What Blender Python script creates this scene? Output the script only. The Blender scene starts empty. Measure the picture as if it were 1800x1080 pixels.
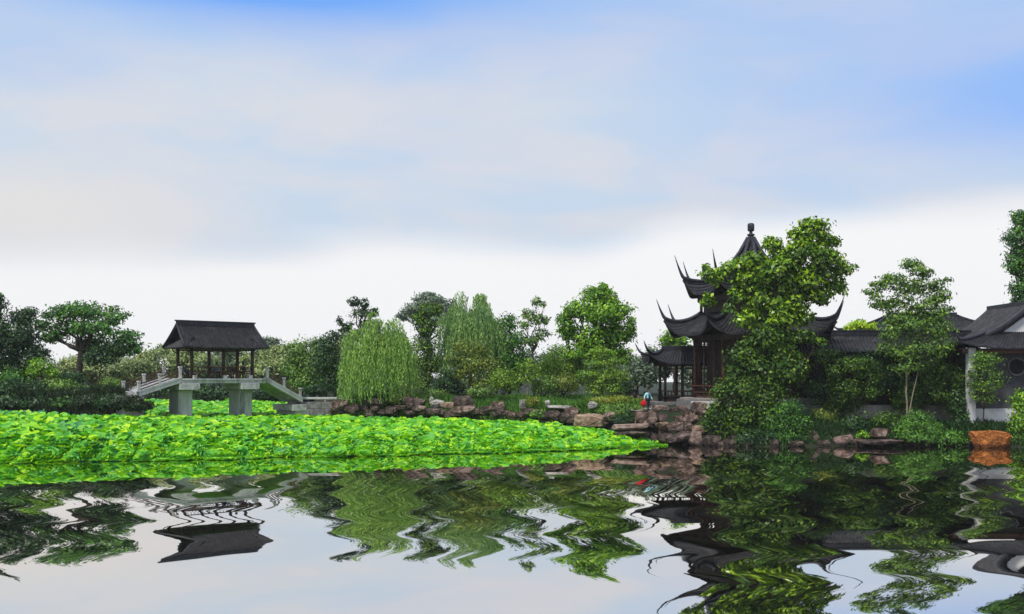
import bpy, bmesh, math, random
import numpy as np
from mathutils import Vector, Matrix, noise as mnoise
R = math.radians
C = bpy.context.scene.collection
SC = bpy.context.scene

# ------------------------------------------------------------------ camera, sky, sun, exposure
HC, FP, HY = 5.3, 1800.0, 662.0            # camera height, focal length in photo pixels, horizon row
cam = bpy.data.cameras.new('camera'); camo = bpy.data.objects.new('camera', cam); C.objects.link(camo)
cam.sensor_width = 36; cam.lens = 36; cam.shift_y = (HY-540)/1800
cam.clip_start = 0.5; cam.clip_end = 5000
camo.location = (0, 0, HC); camo.rotation_euler = (R(90), 0, 0)
SC.camera = camo
SUN_EL, SUN_AZ = 58, 215                    # azimuth the light comes from, clockwise from +Y
w = bpy.data.worlds.new('World'); SC.world = w; w.use_nodes = True
NT = w.node_tree; NT.nodes.clear()
def nd(t, typ, **kw):
    n = t.nodes.new(typ)
    for k, v in kw.items(): setattr(n, k, v)
    return n
def mth(t, op, a, b=None, c=None, clamp=False):
    n = t.nodes.new('ShaderNodeMath'); n.operation = op; n.use_clamp = clamp
    for i, v in enumerate((a, b, c)):
        if v is None: continue
        if isinstance(v, (int, float)): n.inputs[i].default_value = v
        else: t.links.new(v, n.inputs[i])
    return n.outputs[0]
def sstep(t, x, a, b):
    n = t.nodes.new('ShaderNodeMapRange'); n.interpolation_type = 'SMOOTHSTEP'
    t.links.new(x, n.inputs[0]); n.inputs[1].default_value = a; n.inputs[2].default_value = b
    return n.outputs[0]
def mixc(t, f, a, b):
    n = t.nodes.new('ShaderNodeMix'); n.data_type = 'RGBA'
    for s, v in ((0, f), (6, a), (7, b)):
        if isinstance(v, (int, float)): n.inputs[s].default_value = v
        elif isinstance(v, tuple): n.inputs[s].default_value = (*v, 1)
        else: t.links.new(v, n.inputs[s])
    return n.outputs[2]
sky = nd(NT, 'ShaderNodeTexSky', sky_type='NISHITA', sun_disc=False)
sky.sun_elevation = R(SUN_EL); sky.sun_rotation = R(SUN_AZ); sky.dust_density = 0.6; sky.air_density = 1.0; sky.ozone_density = 3.0
skyc = nd(NT, 'ShaderNodeVectorMath', operation='SCALE'); NT.links.new(sky.outputs[0], skyc.inputs[0]); skyc.inputs[3].default_value = 0.15
tc = nd(NT, 'ShaderNodeTexCoord')
sp = nd(NT, 'ShaderNodeSeparateXYZ'); NT.links.new(tc.outputs['Generated'], sp.inputs[0])
az = mth(NT, 'ARCTAN2', sp.outputs[0], sp.outputs[1])
el = mth(NT, 'ARCSINE', sp.outputs[2])
cv = nd(NT, 'ShaderNodeCombineXYZ'); NT.links.new(az, cv.inputs[0]); NT.links.new(mth(NT, 'MULTIPLY', el, 3.2), cv.inputs[1])
def wnoise(scale, off, detail=3, rough=0.5, dist=0.3):
    m = nd(NT, 'ShaderNodeMapping'); NT.links.new(cv.outputs[0], m.inputs[0]); m.inputs[1].default_value = off
    n = nd(NT, 'ShaderNodeTexNoise'); NT.links.new(m.outputs[0], n.inputs[0])
    n.inputs['Scale'].default_value = scale; n.inputs['Detail'].default_value = detail
    n.inputs['Roughness'].default_value = rough; n.inputs['Distortion'].default_value = dist
    return n.outputs[0]
n1 = wnoise(3.0, (1.3, 0.4, 0)); n2 = wnoise(5.5, (4.1, 2.2, 0), 4); n3 = wnoise(2.2, (7.7, 1.1, 3), 2)
# how thick the cloud sheet is: thinner high up and toward the right-hand side
blob = lambda a0, e0, sa, se: mth(NT, 'EXPONENT', mth(NT, 'MULTIPLY', -1.0, mth(NT, 'ADD',
        mth(NT, 'POWER', mth(NT, 'ABSOLUTE', mth(NT, 'DIVIDE', mth(NT, 'SUBTRACT', az, a0), sa)), 2.0),
        mth(NT, 'POWER', mth(NT, 'ABSOLUTE', mth(NT, 'DIVIDE', mth(NT, 'SUBTRACT', el, e0), se)), 2.0))))
hole = mth(NT, 'ADD', mth(NT, 'MULTIPLY', blob(-0.27, 0.36, 0.26, 0.035), 0.85), mth(NT, 'MULTIPLY', blob(0.50, 0.235, 0.14, 0.055), 0.62))
hole = mth(NT, 'ADD', hole, mth(NT, 'MULTIPLY', sstep(NT, el, 0.24, 0.38), 0.36))
hole = mth(NT, 'ADD', hole, mth(NT, 'MULTIPLY', blob(0.38, 0.26, 0.28, 0.1), 0.26))
hole = mth(NT, 'ADD', hole, mth(NT, 'MULTIPLY', blob(-0.45, 0.27, 0.1, 0.035), 0.25))
thin = mth(NT, 'ADD', hole, mth(NT, 'MULTIPLY', mth(NT, 'SUBTRACT', n1, 0.5), 0.5), clamp=True)
thin = mth(NT, 'MULTIPLY', thin, sstep(NT, el, 0.12, 0.22))
cloudmask = mth(NT, 'SUBTRACT', 1.0, mth(NT, 'MULTIPLY', thin, 0.95), clamp=True)
# cloud sheet: bright white low down, grey blue above, warm patches
edge = mth(NT, 'ADD', el, mth(NT, 'ADD', mth(NT, 'MULTIPLY', mth(NT, 'SUBTRACT', n3, 0.5), 0.12), mth(NT, 'MULTIPLY', sstep(NT, az, 0.05, 0.2), -0.045)))
low = sstep(NT, edge, 0.15, 0.095)
grey = mixc(NT, sstep(NT, n2, 0.35, 0.65), (0.57, 0.69, 0.84), (0.69, 0.72, 0.79))
cl = mixc(NT, low, grey, (0.93, 0.935, 0.945))
high = sstep(NT, el, 0.45, 0.9)
cl = mixc(NT, high, cl, (1.05, 1.08, 1.12))
azure = mixc(NT, 0.8, skyc.outputs[0], (0.15, 0.42, 1.05))
cl = mixc(NT, mth(NT, 'MULTIPLY', blob(-0.46, 0.15, 0.16, 0.04), 0.8), cl, (0.80, 0.775, 0.75))
fin = mixc(NT, cloudmask, azure, cl)
bg = nd(NT, 'ShaderNodeBackground'); NT.links.new(fin, bg.inputs[0]); bg.inputs[1].default_value = 1.0
wo = nd(NT, 'ShaderNodeOutputWorld'); NT.links.new(bg.outputs[0], wo.inputs[0])
sl = bpy.data.lights.new('sun', 'SUN'); sl.energy = 3.4; sl.angle = R(8); sl.color = (1, 0.96, 0.88)
so = bpy.data.objects.new('sun', sl); C.objects.link(so)
sd = Vector((math.sin(R(SUN_AZ))*math.cos(R(SUN_EL)), math.cos(R(SUN_AZ))*math.cos(R(SUN_EL)), math.sin(R(SUN_EL))))
so.rotation_euler = sd.to_track_quat('Z', 'Y').to_euler()
SC.view_settings.view_transform = 'Standard'; SC.view_settings.look = 'None'
SC.view_settings.exposure = 0; SC.view_settings.gamma = 1; SC.view_settings.use_curve_mapping = False
SC.cycles.max_bounces = 8; SC.cycles.transparent_max_bounces = 6; SC.cycles.caustics_reflective = False; SC.cycles.caustics_refractive = False

def P(px, py, d):                           # point seen at photo pixel (px, py) at distance d
    return Vector(((px-900)/FP*d, d, HC+(HY-py)/FP*d))

# ------------------------------------------------------------------ tagging and mesh helpers
def tag(o, label=None, cat=None, group=None, kind=None):
    if label: o['label'] = label
    if cat: o['category'] = cat
    if group: o['group'] = group
    if kind: o['kind'] = kind
    return o
def thing(name, label, cat, loc=(0, 0, 0), group=None):
    o = bpy.data.objects.new(name, None); C.objects.link(o); o.location = loc; o.empty_display_size = 0.3
    return tag(o, label, cat, group)
def link_mesh(name, me, mat, parent=None, loc=None):
    o = bpy.data.objects.new(name, me); C.objects.link(o)
    if mat:
        for m in (mat if isinstance(mat, (list, tuple)) else [mat]): me.materials.append(m)
    if parent: o.parent = parent
    if loc is not None: o.location = loc
    return o
def world_loc(o):
    v = Vector((0, 0, 0))
    while o: v += o.location; o = o.parent
    return v
class MB:
    def __init__(s): s.v = []; s.f = []; s.sm = []
    def add(s, vs, fs, smooth=False):
        b = len(s.v); s.v += [tuple(p) for p in vs]
        s.f += [tuple(i+b for i in f) for f in fs]; s.sm += [smooth]*len(fs); return s
    def box(s, c, size, ax=None):           # ax: three axis vectors
        c = Vector(c); ax = ax or (Vector((1, 0, 0)), Vector((0, 1, 0)), Vector((0, 0, 1)))
        h = [a*(z/2) for a, z in zip(ax, size)]
        vs = [c+h[0]*i+h[1]*j+h[2]*k for i in (-1, 1) for j in (-1, 1) for k in (-1, 1)]
        return s.add(vs, [(0, 1, 3, 2), (4, 6, 7, 5), (0, 4, 5, 1), (2, 3, 7, 6), (0, 2, 6, 4), (1, 5, 7, 3)])
    def bar(s, a, b, wdt, hgt, up=Vector((0, 0, 1))):
        a, b = Vector(a), Vector(b); d = b-a; L = d.length; x = d/L; y = up.cross(x).normalized(); z = x.cross(y)
        return s.box((a+b)/2, (L, wdt, hgt), (x, y, z))
    def tube(s, pts, rad, n=7, cap=True):
        pts = [Vector(p) for p in pts]; rad = rad if isinstance(rad, (list, tuple)) else [rad]*len(pts)
        vs = []; prev = None
        for i, p in enumerate(pts):
            t = (pts[min(i+1, len(pts)-1)]-pts[max(i-1, 0)]).normalized()
            u = (prev - t*prev.dot(t)) if prev is not None else t.orthogonal()
            if u.length < 1e-5: u = t.orthogonal()
            u.normalize(); prev = u; q = t.cross(u)
            vs += [p+(u*math.cos(2*math.pi*k/n)+q*math.sin(2*math.pi*k/n))*rad[i] for k in range(n)]
        fs = [(i*n+k, i*n+(k+1) % n, (i+1)*n+(k+1) % n, (i+1)*n+k) for i in range(len(pts)-1) for k in range(n)]
        if cap: fs += [tuple(range(n-1, -1, -1)), tuple(range((len(pts)-1)*n, len(pts)*n))]
        return s.add(vs, fs, True)
    def lathe(s, c, prof, n=16, a0=0.0, smooth=True):    # prof: (r, z) pairs
        c = Vector(c); vs = [c+Vector((r*math.cos(a0+2*math.pi*k/n), r*math.sin(a0+2*math.pi*k/n), z)) for r, z in prof for k in range(n)]
        fs = [(i*n+k, i*n+(k+1) % n, (i+1)*n+(k+1) % n, (i+1)*n+k) for i in range(len(prof)-1) for k in range(n)]
        fs += [tuple(range(n-1, -1, -1)), tuple(range((len(prof)-1)*n, len(prof)*n))]
        return s.add(vs, fs, smooth)
    def patch(s, S, ns, nt, ntile=0, amp=0.05, th=0.12):  # solid roof sheet with half-round tile rows running down t
        ns = max(ns, ntile*4)
        top = []; bot = []
        for j in range(nt+1):
            for i in range(ns+1):
                a, t = i/ns, j/nt
                p = S(a, t); e = 1e-3
                du = S(min(a+e, 1), t)-S(max(a-e, 0), t); dv = S(a, min(t+e, 1))-S(a, max(t-e, 0))
                n = du.cross(dv)
                n = n.normalized() if n.length > 1e-12 else Vector((0, 0, 1))
                if n.z < 0: n = -n
                o = amp*max(0, math.cos(2*math.pi*ntile*a))**0.6*min(1, du.length/(2*e)*1.0) if ntile else 0
                top.append(p+n*o); bot.append(p-n*th)
        W = ns+1; N = len(top)
        fs = [(j*W+i, j*W+i+1, (j+1)*W+i+1, (j+1)*W+i) for j in range(nt) for i in range(ns)]
        fs += [(N+j*W+i, N+(j+1)*W+i, N+(j+1)*W+i+1, N+j*W+i+1) for j in range(nt) for i in range(ns)]
        for i in range(ns): fs += [(i, N+i, N+i+1, i+1), (nt*W+i, nt*W+i+1, N+nt*W+i+1, N+nt*W+i)]
        for j in range(nt): fs += [(j*W, (j+1)*W, N+(j+1)*W, N+j*W), (j*W+ns, N+j*W+ns, N+(j+1)*W+ns, (j+1)*W+ns)]
        return s.add(top+bot, fs, False)
    def build(s, name, mat, parent=None, bevel=0, origin=None):
        o0 = world_loc(parent) if parent else (Vector(origin) if origin is not None else Vector((0, 0, 0)))
        me = bpy.data.meshes.new(name)
        me.from_pydata([(x-o0.x, y-o0.y, z-o0.z) for x, y, z in s.v], [], s.f)
        me.polygons.foreach_set('use_smooth', s.sm)
        bm = bmesh.new(); bm.from_mesh(me); bmesh.ops.recalc_face_normals(bm, faces=bm.faces); bm.to_mesh(me); bm.free()
        o = link_mesh(name, me, mat, parent, None if parent else o0)
        if bevel:
            b = o.modifiers.new('bevel', 'BEVEL'); b.width = bevel; b.segments = 2; b.limit_method = 'ANGLE'
        return o

# ------------------------------------------------------------------ materials
def mat_base(name):
    m = bpy.data.materials.new(name); m.use_nodes = True; t = m.node_tree; t.nodes.clear()
    return m, t, nd(t, 'ShaderNodeOutputMaterial')
def mat(name, c1, c2, scale=3.0, rough=0.75, bump=0.3, bscale=12.0, detail=6, bdist=0.03, spec=0.3, stain=None, stretch=(1, 1, 1), wet=False):
    m, t, out = mat_base(name)
    tcx = nd(t, 'ShaderNodeTexCoord'); mp = nd(t, 'ShaderNodeMapping'); t.links.new(tcx.outputs['Object'], mp.inputs[0]); mp.inputs[3].default_value = stretch
    n = nd(t, 'ShaderNodeTexNoise'); t.links.new(mp.outputs[0], n.inputs[0])
    n.inputs['Scale'].default_value = scale; n.inputs['Detail'].default_value = detail; n.inputs['Roughness'].default_value = 0.65
    col = mixc(t, sstep(t, n.outputs[0], 0.33, 0.67), c1, c2)
    if stain:
        n5 = nd(t, 'ShaderNodeTexNoise'); t.links.new(mp.outputs[0], n5.inputs[0]); n5.inputs['Scale'].default_value = scale*0.45; n5.inputs['Detail'].default_value = 8; n5.inputs['Roughness'].default_value = 0.7
        col = mixc(t, sstep(t, n5.outputs[0], 0.5, 0.68), col, stain)
    if wet:                                   # stone soaked dark just above the water
        g = nd(t, 'ShaderNodeNewGeometry'); sz = nd(t, 'ShaderNodeSeparateXYZ'); t.links.new(g.outputs['Position'], sz.inputs[0])
        hgt = mth(t, 'ADD', sz.outputs[2], mth(t, 'MULTIPLY', mth(t, 'SUBTRACT', n.outputs[0], .5), .5))
        f = sstep(t, hgt, .42, .12); dk = nd(t, 'ShaderNodeVectorMath', operation='SCALE'); t.links.new(col, dk.inputs[0]); dk.inputs[3].default_value = .35
        col = mixc(t, f, col, dk.outputs[0])
    p = nd(t, 'ShaderNodeBsdfPrincipled'); t.links.new(col, p.inputs['Base Color'])
    p.inputs['Roughness'].default_value = rough; p.inputs['Specular IOR Level'].default_value = spec
    if bump:
        nb = nd(t, 'ShaderNodeTexNoise'); t.links.new(tcx.outputs['Object'], nb.inputs[0]); nb.inputs['Scale'].default_value = bscale; nb.inputs['Detail'].default_value = 8
        b = nd(t, 'ShaderNodeBump'); b.inputs['Strength'].default_value = bump; b.inputs['Distance'].default_value = bdist
        t.links.new(nb.outputs[0], b.inputs['Height']); t.links.new(b.outputs[0], p.inputs['Normal'])
    t.links.new(p.outputs[0], out.inputs[0]); return m
def leafmat(name, cols, trans=0.3, nscale=0.35, rough=0.45, spec=0.35, clump=None):
    """cols: three leaf colours picked per leaf; clump: colour of the odd patch"""
    lush = not any(k in name for k in ('lotus', 'dark', 'vine', 'shade', 'reed'))
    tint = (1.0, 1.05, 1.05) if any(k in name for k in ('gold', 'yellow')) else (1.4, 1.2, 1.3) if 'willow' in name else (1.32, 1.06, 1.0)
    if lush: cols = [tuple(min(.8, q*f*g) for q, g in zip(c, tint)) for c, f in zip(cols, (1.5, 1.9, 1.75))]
    if clump and lush: clump = tuple(q*1.7*g for q, g in zip(clump, tint))
    m, t, out = mat_base(name)
    g = nd(t, 'ShaderNodeNewGeometry'); cr = nd(t, 'ShaderNodeValToRGB')
    t.links.new(g.outputs['Random Per Island'], cr.inputs[0])
    e = cr.color_ramp.elements; e[0].position = 0.0; e[0].color = (*cols[0], 1); e[1].position = 1.0; e[1].color = (*cols[2], 1)
    x = e.new(0.55); x.color = (*cols[1], 1)
    col = cr.outputs[0]
    if clump:
        tcx = nd(t, 'ShaderNodeTexCoord'); n = nd(t, 'ShaderNodeTexNoise'); t.links.new(tcx.outputs['Object'], n.inputs[0]); n.inputs['Scale'].default_value = nscale; n.inputs['Detail'].default_value = 3
        f = mth(t, 'MULTIPLY', sstep(t, n.outputs[0], 0.48, 0.66), 0.75)
        col = mixc(t, f, col, clump)
    p = nd(t, 'ShaderNodeBsdfPrincipled'); t.links.new(col, p.inputs['Base Color']); p.inputs['Roughness'].default_value = rough; p.inputs['Specular IOR Level'].default_value = spec
    tr = nd(t, 'ShaderNodeBsdfTranslucent'); t.links.new(col, tr.inputs[0])
    mx = nd(t, 'ShaderNodeMixShader'); mx.inputs[0].default_value = trans
    t.links.new(p.outputs[0], mx.inputs[1]); t.links.new(tr.outputs[0], mx.inputs[2]); t.links.new(mx.outputs[0], out.inputs[0]); return m

M = {}
M['tile'] = mat('roof_tile', (0.009, 0.009, 0.011), (0.026, 0.025, 0.03), 2.5, 0.62, 0.5, 14, stain=(0.048, 0.047, 0.052))
M['ridge'] = mat('ridge_tile', (0.011, 0.012, 0.017), (0.03, 0.032, 0.043), 3, 0.55, 0.4, 10)
M['wood'] = mat('dark_wood', (0.018, 0.011, 0.008), (0.045, 0.026, 0.018), 3, 0.6, 0.3, 20, stretch=(1, 1, 0.2))
M['redwood'] = mat('red_brown_wood', (0.05, 0.022, 0.014), (0.11, 0.048, 0.03), 4, 0.6, 0.3, 20)
M['stone'] = mat('pale_stone', (0.36, 0.345, 0.335), (0.55, 0.53, 0.52), 2.5, 0.85, 0.4, 18, stain=(0.2, 0.19, 0.18))
M['concrete'] = mat('grey_concrete', (0.34, 0.335, 0.335), (0.5, 0.49, 0.49), 1.2, 0.85, 0.3, 16, stain=(0.15, 0.15, 0.145), stretch=(1.5, 1.5, 0.35))
M['brick'] = mat('grey_brick', (0.13, 0.125, 0.12), (0.23, 0.22, 0.21), 2.2, 0.9, 0.6, 10, stain=(0.09, 0.085, 0.08))
M['plaster'] = mat('white_plaster', (0.62, 0.61, 0.58), (0.78, 0.77, 0.75), 1.0, 0.9, 0.1, 20, stain=(0.5, 0.48, 0.45))
M['dullplaster'] = mat('weathered_plaster', (0.32, 0.30, 0.27), (0.5, 0.47, 0.43), 1.0, 0.9, 0.15, 16, stain=(0.24, 0.2, 0.17))
M['greywall'] = mat('grey_wall', (0.05, 0.05, 0.053), (0.085, 0.083, 0.086), 1.4, 0.9, 0.2, 16)
M['ground'] = mat('earth', (0.010, 0.018, 0.006), (0.022, 0.027, 0.011), 0.5, 0.95, 0.6, 4, stain=(0.016, 0.036, 0.007))
M['path'] = mat('path_paving', (0.2, 0.17, 0.15), (0.32, 0.28, 0.26), 1.5, 0.9, 0.4, 8)
M['bark'] = mat('bark', (0.028, 0.021, 0.015), (0.075, 0.058, 0.043), 3, 0.9, 0.8, 14, stretch=(1, 1, 0.25))
M['palebark'] = mat('pale_bark', (0.16, 0.13, 0.09), (0.32, 0.27, 0.2), 3, 0.9, 0.6, 14, stretch=(1, 1, 0.3))
RK = dict(bump=1.0, bscale=5.0, bdist=0.2, rough=0.9, wet=True)
M['rock_red'] = mat('red_sandstone', (0.045, 0.030, 0.024), (0.19, 0.118, 0.09), 1.8, stain=(0.33, 0.25, 0.205), **RK)
M['rock_dark'] = mat('dark_sandstone', (0.026, 0.02, 0.017), (0.10, 0.066, 0.053), 1.8, stain=(0.20, 0.145, 0.12), **RK)
M['rock_pink'] = mat('pink_sandstone', (0.17, 0.11, 0.088), (0.40, 0.30, 0.25), 1.8, stain=(0.16, 0.085, 0.065), **RK)
M['rock_tan'] = mat('tan_sandstone', (0.2, 0.13, 0.085), (0.43, 0.31, 0.22), 1.8, stain=(0.17, 0.09, 0.07), **RK)
M['rock_pale'] = mat('pale_rock', (0.28, 0.26, 0.23), (0.52, 0.49, 0.44), 2.5, stain=(0.16, 0.15, 0.13), **RK)
M['rock_orange'] = mat('orange_rock', (0.22, 0.06, 0.012), (0.52, 0.19, 0.04), 9, stain=(0.09, 0.035, 0.016), **RK)
L = {}
L['lotus'] = leafmat('lotus_leaf', [(0.045, 0.31, 0.012), (0.19, 0.58, 0.006), (0.55, 0.82, 0.008)], 0.3, 0.9, 0.45, 0.3, (0.09, 0.42, 0.07))
L['lotus_teal'] = leafmat('teal_lotus_leaf', [(0.012, 0.15, 0.05), (0.03, 0.27, 0.09), (0.14, 0.44, 0.04)], 0.22, 0.2, 0.35, 0.5, (0.02, 0.15, 0.09))
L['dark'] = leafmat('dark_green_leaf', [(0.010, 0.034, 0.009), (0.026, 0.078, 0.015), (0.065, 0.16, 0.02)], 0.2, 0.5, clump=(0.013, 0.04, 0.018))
L['spread'] = leafmat('rich_green_leaf', [(0.010, 0.045, 0.010), (0.028, 0.105, 0.012), (0.07, 0.20, 0.014)], 0.25, 0.4, clump=(0.016, 0.06, 0.014))
L['bright'] = leafmat('bright_green_leaf', [(0.02, 0.075, 0.006), (0.07, 0.2, 0.01), (0.19, 0.37, 0.014)], 0.3, 0.45, clump=(0.035, 0.12, 0.01))
L['pagoda'] = leafmat('glossy_leaf', [(0.016, 0.055, 0.006), (0.075, 0.185, 0.008), (0.23, 0.40, 0.012)], 0.3, 0.4, 0.35, 0.45, clump=(0.025, 0.08, 0.008))
L['vine'] = leafmat('vine_leaf', [(0.012, 0.042, 0.006), (0.06, 0.155, 0.011), (0.24, 0.38, 0.018)], 0.25, 0.55, clump=(0.024, 0.075, 0.009))
L['willow'] = leafmat('willow_leaf', [(0.05, 0.11, 0.018), (0.115, 0.22, 0.036), (0.22, 0.36, 0.075)], 0.35, 0.5, clump=(0.07, 0.15, 0.03))
L['willow_far'] = leafmat('pale_willow_leaf', [(0.045, 0.11, 0.028), (0.10, 0.20, 0.045), (0.19, 0.30, 0.08)], 0.35, 0.4, clump=(0.06, 0.14, 0.04))
L['yellow'] = leafmat('yellow_green_leaf', [(0.045, 0.075, 0.01), (0.10, 0.14, 0.015), (0.20, 0.20, 0.025)], 0.3, 0.5, clump=(0.045, 0.085, 0.012))
L['feather'] = leafmat('feathery_leaf', [(0.03, 0.085, 0.01), (0.08, 0.18, 0.015), (0.16, 0.29, 0.025)], 0.3, 0.5, clump=(0.04, 0.11, 0.012))
L['mid'] = leafmat('mid_green_leaf', [(0.025, 0.07, 0.014), (0.065, 0.155, 0.024), (0.14, 0.26, 0.036)], 0.25, 0.4, clump=(0.022, 0.07, 0.02))
L['far'] = leafmat('hazed_leaf', [(0.06, 0.11, 0.045), (0.12, 0.19, 0.07), (0.2, 0.27, 0.09)], 0.25, 0.12, clump=(0.06, 0.11, 0.065))  # pale distance haze put into the leaf colour
L['hazed_blue'] = leafmat('hazed_blue_leaf', [(0.035, 0.07, 0.045), (0.06, 0.11, 0.065), (0.10, 0.16, 0.085)], 0.2, 0.12, clump=(0.03, 0.065, 0.055))  # bluish haze of distance painted into these leaves
L['sapling'] = leafmat('sapling_leaf', [(0.02, 0.06, 0.015), (0.055, 0.14, 0.02), (0.15, 0.29, 0.025)], 0.3, 0.5, clump=(0.03, 0.08, 0.018))
L['grass'] = leafmat('grass_blade', [(0.02, 0.08, 0.012), (0.045, 0.15, 0.018), (0.10, 0.23, 0.025)], 0.25, 0.2, clump=(0.03, 0.11, 0.02))
L['dark_grass'] = leafmat('shade_grass_blade', [(0.012, 0.045, 0.008), (0.025, 0.085, 0.012), (0.06, 0.14, 0.018)], 0.25, 0.2, clump=(0.018, 0.06, 0.012))  # darker grass colours for the right bank
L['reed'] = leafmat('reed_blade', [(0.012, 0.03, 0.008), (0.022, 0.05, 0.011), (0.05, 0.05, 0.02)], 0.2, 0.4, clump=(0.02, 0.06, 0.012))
L['lime'] = leafmat('lime_leaf', [(0.08, 0.18, 0.01), (0.18, 0.34, 0.012), (0.30, 0.46, 0.02)], 0.3, 0.4)
L['gold'] = leafmat('gold_leaf', [(0.07, 0.10, 0.01), (0.14, 0.16, 0.015), (0.22, 0.2, 0.025)], 0.3, 0.4, clump=(0.09, 0.16, 0.012))

# ------------------------------------------------------------------ foliage helpers
rng = np.random.default_rng(7)
def unit(a): return a/np.maximum(np.linalg.norm(a, axis=1, keepdims=True), 1e-9)
def leaves(cen, nrm, size, aspect=0.55, droop=0.3, name='crown', material=None, parent=None, axis=None):
    n = len(cen); rnd = unit(rng.normal(size=(n, 3)))
    if axis is None:
        a = np.cross(nrm, rnd); a[:, 2] -= droop
    else: a = axis
    a = unit(a); b = unit(np.cross(nrm, a)); nn = np.cross(a, b)
    s = size[:, None]
    v = np.empty((n, 4, 3))
    v[:, 0] = cen-a*s*0.5
    v[:, 1] = cen+b*s*0.5*aspect+nn*s*0.12
    v[:, 2] = cen+a*s*0.5-nn*s*0.08
    v[:, 3] = cen-b*s*0.5*aspect+nn*s*0.12
    o0 = np.array(world_loc(parent)) if parent else np.zeros(3)
    return quadmesh(name, (v-o0).reshape(-1, 3), np.arange(n*4).reshape(n, 4), material, parent)
def quadmesh(name, v, f, material, parent=None, loc=None):
    me = bpy.data.meshes.new(name); k = f.shape[1]
    me.vertices.add(len(v)); me.vertices.foreach_set('co', np.ascontiguousarray(v, dtype=np.float32).ravel())
    me.loops.add(f.size); me.loops.foreach_set('vertex_index', np.ascontiguousarray(f, dtype=np.int32).ravel())
    me.polygons.add(len(f)); me.polygons.foreach_set('loop_start', np.arange(0, f.size, k, dtype=np.int32))
    me.update(calc_edges=True); me.validate()
    return link_mesh(name, me, material, parent, loc)
def clump_points(c, r, n, sub=14, flat=0.8, tight=0.3, shell=0.55):
    """n leaf points in sub-clusters spread through an ellipsoid"""
    d = unit(rng.normal(size=(sub, 3))); rr = shell+(1-shell)*rng.random(sub)**0.5
    rr *= np.where(rng.random(sub) < 0.25, rng.random(sub), 1)
    sc = d*rr[:, None]*np.array(r)*0.85
    k = rng.integers(0, sub, n)
    off = rng.normal(size=(n, 3))*np.array(r)*tight*np.array([1, 1, flat])*(0.6+0.8*rng.random((sub, 1)))[k]
    p = sc[k]+off
    fill = rng.random(n) < 0.33               # loose leaves between the sub-clusters
    q = unit(rng.normal(size=(n, 3)))*(rng.random((n, 1))**0.45)*np.array(r)*0.92
    p = np.where(fill[:, None], q, p); off = np.where(fill[:, None], q*.4, off)
    nr = unit(unit(p/np.array(r))*0.8+unit(off)*0.5+np.array([0, 0, 0.75])+rng.normal(size=(n, 3))*0.45)
    return p+np.array(c), nr
DENS = 3.9
def crown(blobs, d, leaf, dens, material, parent, name='crown', aspect=0.55, droop=0.3, depth=0.9, sub=14, tight=0.28, shell=0.55, flat=0.8):
    """blobs: (px, py, half width px, half height px[, depth offset m]); dens: leaves per square metre of outline"""
    PP, NN = [], []
    for bb in blobs:
        px, py, rx, ry = bb[:4]; off = bb[4] if len(bb) > 4 else 0
        k = d/FP; c = P(px, py, d)+Vector((0, off, 0)); r = (rx*k, max(rx, ry)*k*depth, ry*k)
        n = max(60, int(dens*DENS*math.pi*r[0]*r[2]))
        p, nr = clump_points(c, r, n, sub, flat, tight, shell); PP.append(p); NN.append(nr)
    p = np.concatenate(PP); nr = np.concatenate(NN)
    return leaves(p, nr, leaf*.86*(0.55+0.9*rng.random(len(p))), aspect, droop, name, material, parent)
def limb(mb, a, b, r0, r1, wob=0.12, n=6):
    a, b = Vector(a), Vector(b); L_ = (b-a).length
    pts = [a.lerp(b, i/n)+Vector((random.uniform(-1, 1), random.uniform(-1, 1), random.uniform(-.4, .4)))*wob*L_*math.sin(math.pi*i/n)*0.6 for i in range(n+1)]
    mb.tube(pts, [r0+(r1-r0)*i/n for i in range(n+1)], 7); return pts
def tree(name, label, cat, base, d, blobs, leaf, dens, material, trunk_r=0.2, fork=None, bark='bark', group=None, limbs=True, **kw):
    b = P(base[0], base[1], d); b.z -= 0.3
    t = thing(name, label, cat, b, group)
    mb = MB()
    big = sorted(blobs, key=lambda q: -q[2]*q[3])
    cx = sum(q[0]*q[2]*q[3] for q in blobs)/sum(q[2]*q[3] for q in blobs); cy = sum(q[1]*q[2]*q[3] for q in blobs)/sum(q[2]*q[3] for q in blobs)
    f = P(*(fork or (base[0]*0.6+cx*0.4, (base[1]+cy)/2)), d)
    random.seed(int(base[0]*7+base[1])); limb(mb, b, f, trunk_r*1.15, trunk_r*0.75, 0.05)
    mb.tube([b-Vector((0, 0, .2)), b+Vector((0, 0, .25))], [trunk_r*1.7, trunk_r*1.12], 8)
    if limbs:
        for q in big[:14]:
            e = P(q[0], q[1]+q[3]*0.2, d)+Vector((0, q[4] if len(q) > 4 else 0, 0))
            pts = limb(mb, f, e, trunk_r*0.55, trunk_r*0.14, 0.16)
            for s_ in range(3):
                o_ = Vector((random.uniform(-1, 1)*q[2], random.uniform(-1, 1)*q[2], random.uniform(-.5, 1)*q[3]))*(d/FP)*0.75
                limb(mb, pts[3+s_], e+o_, trunk_r*0.2, trunk_r*0.06, 0.12, 4)
    mb.build('trunk', M[bark], t)
    crown(blobs, d, leaf, dens, material, t, **kw)
    return t
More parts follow.
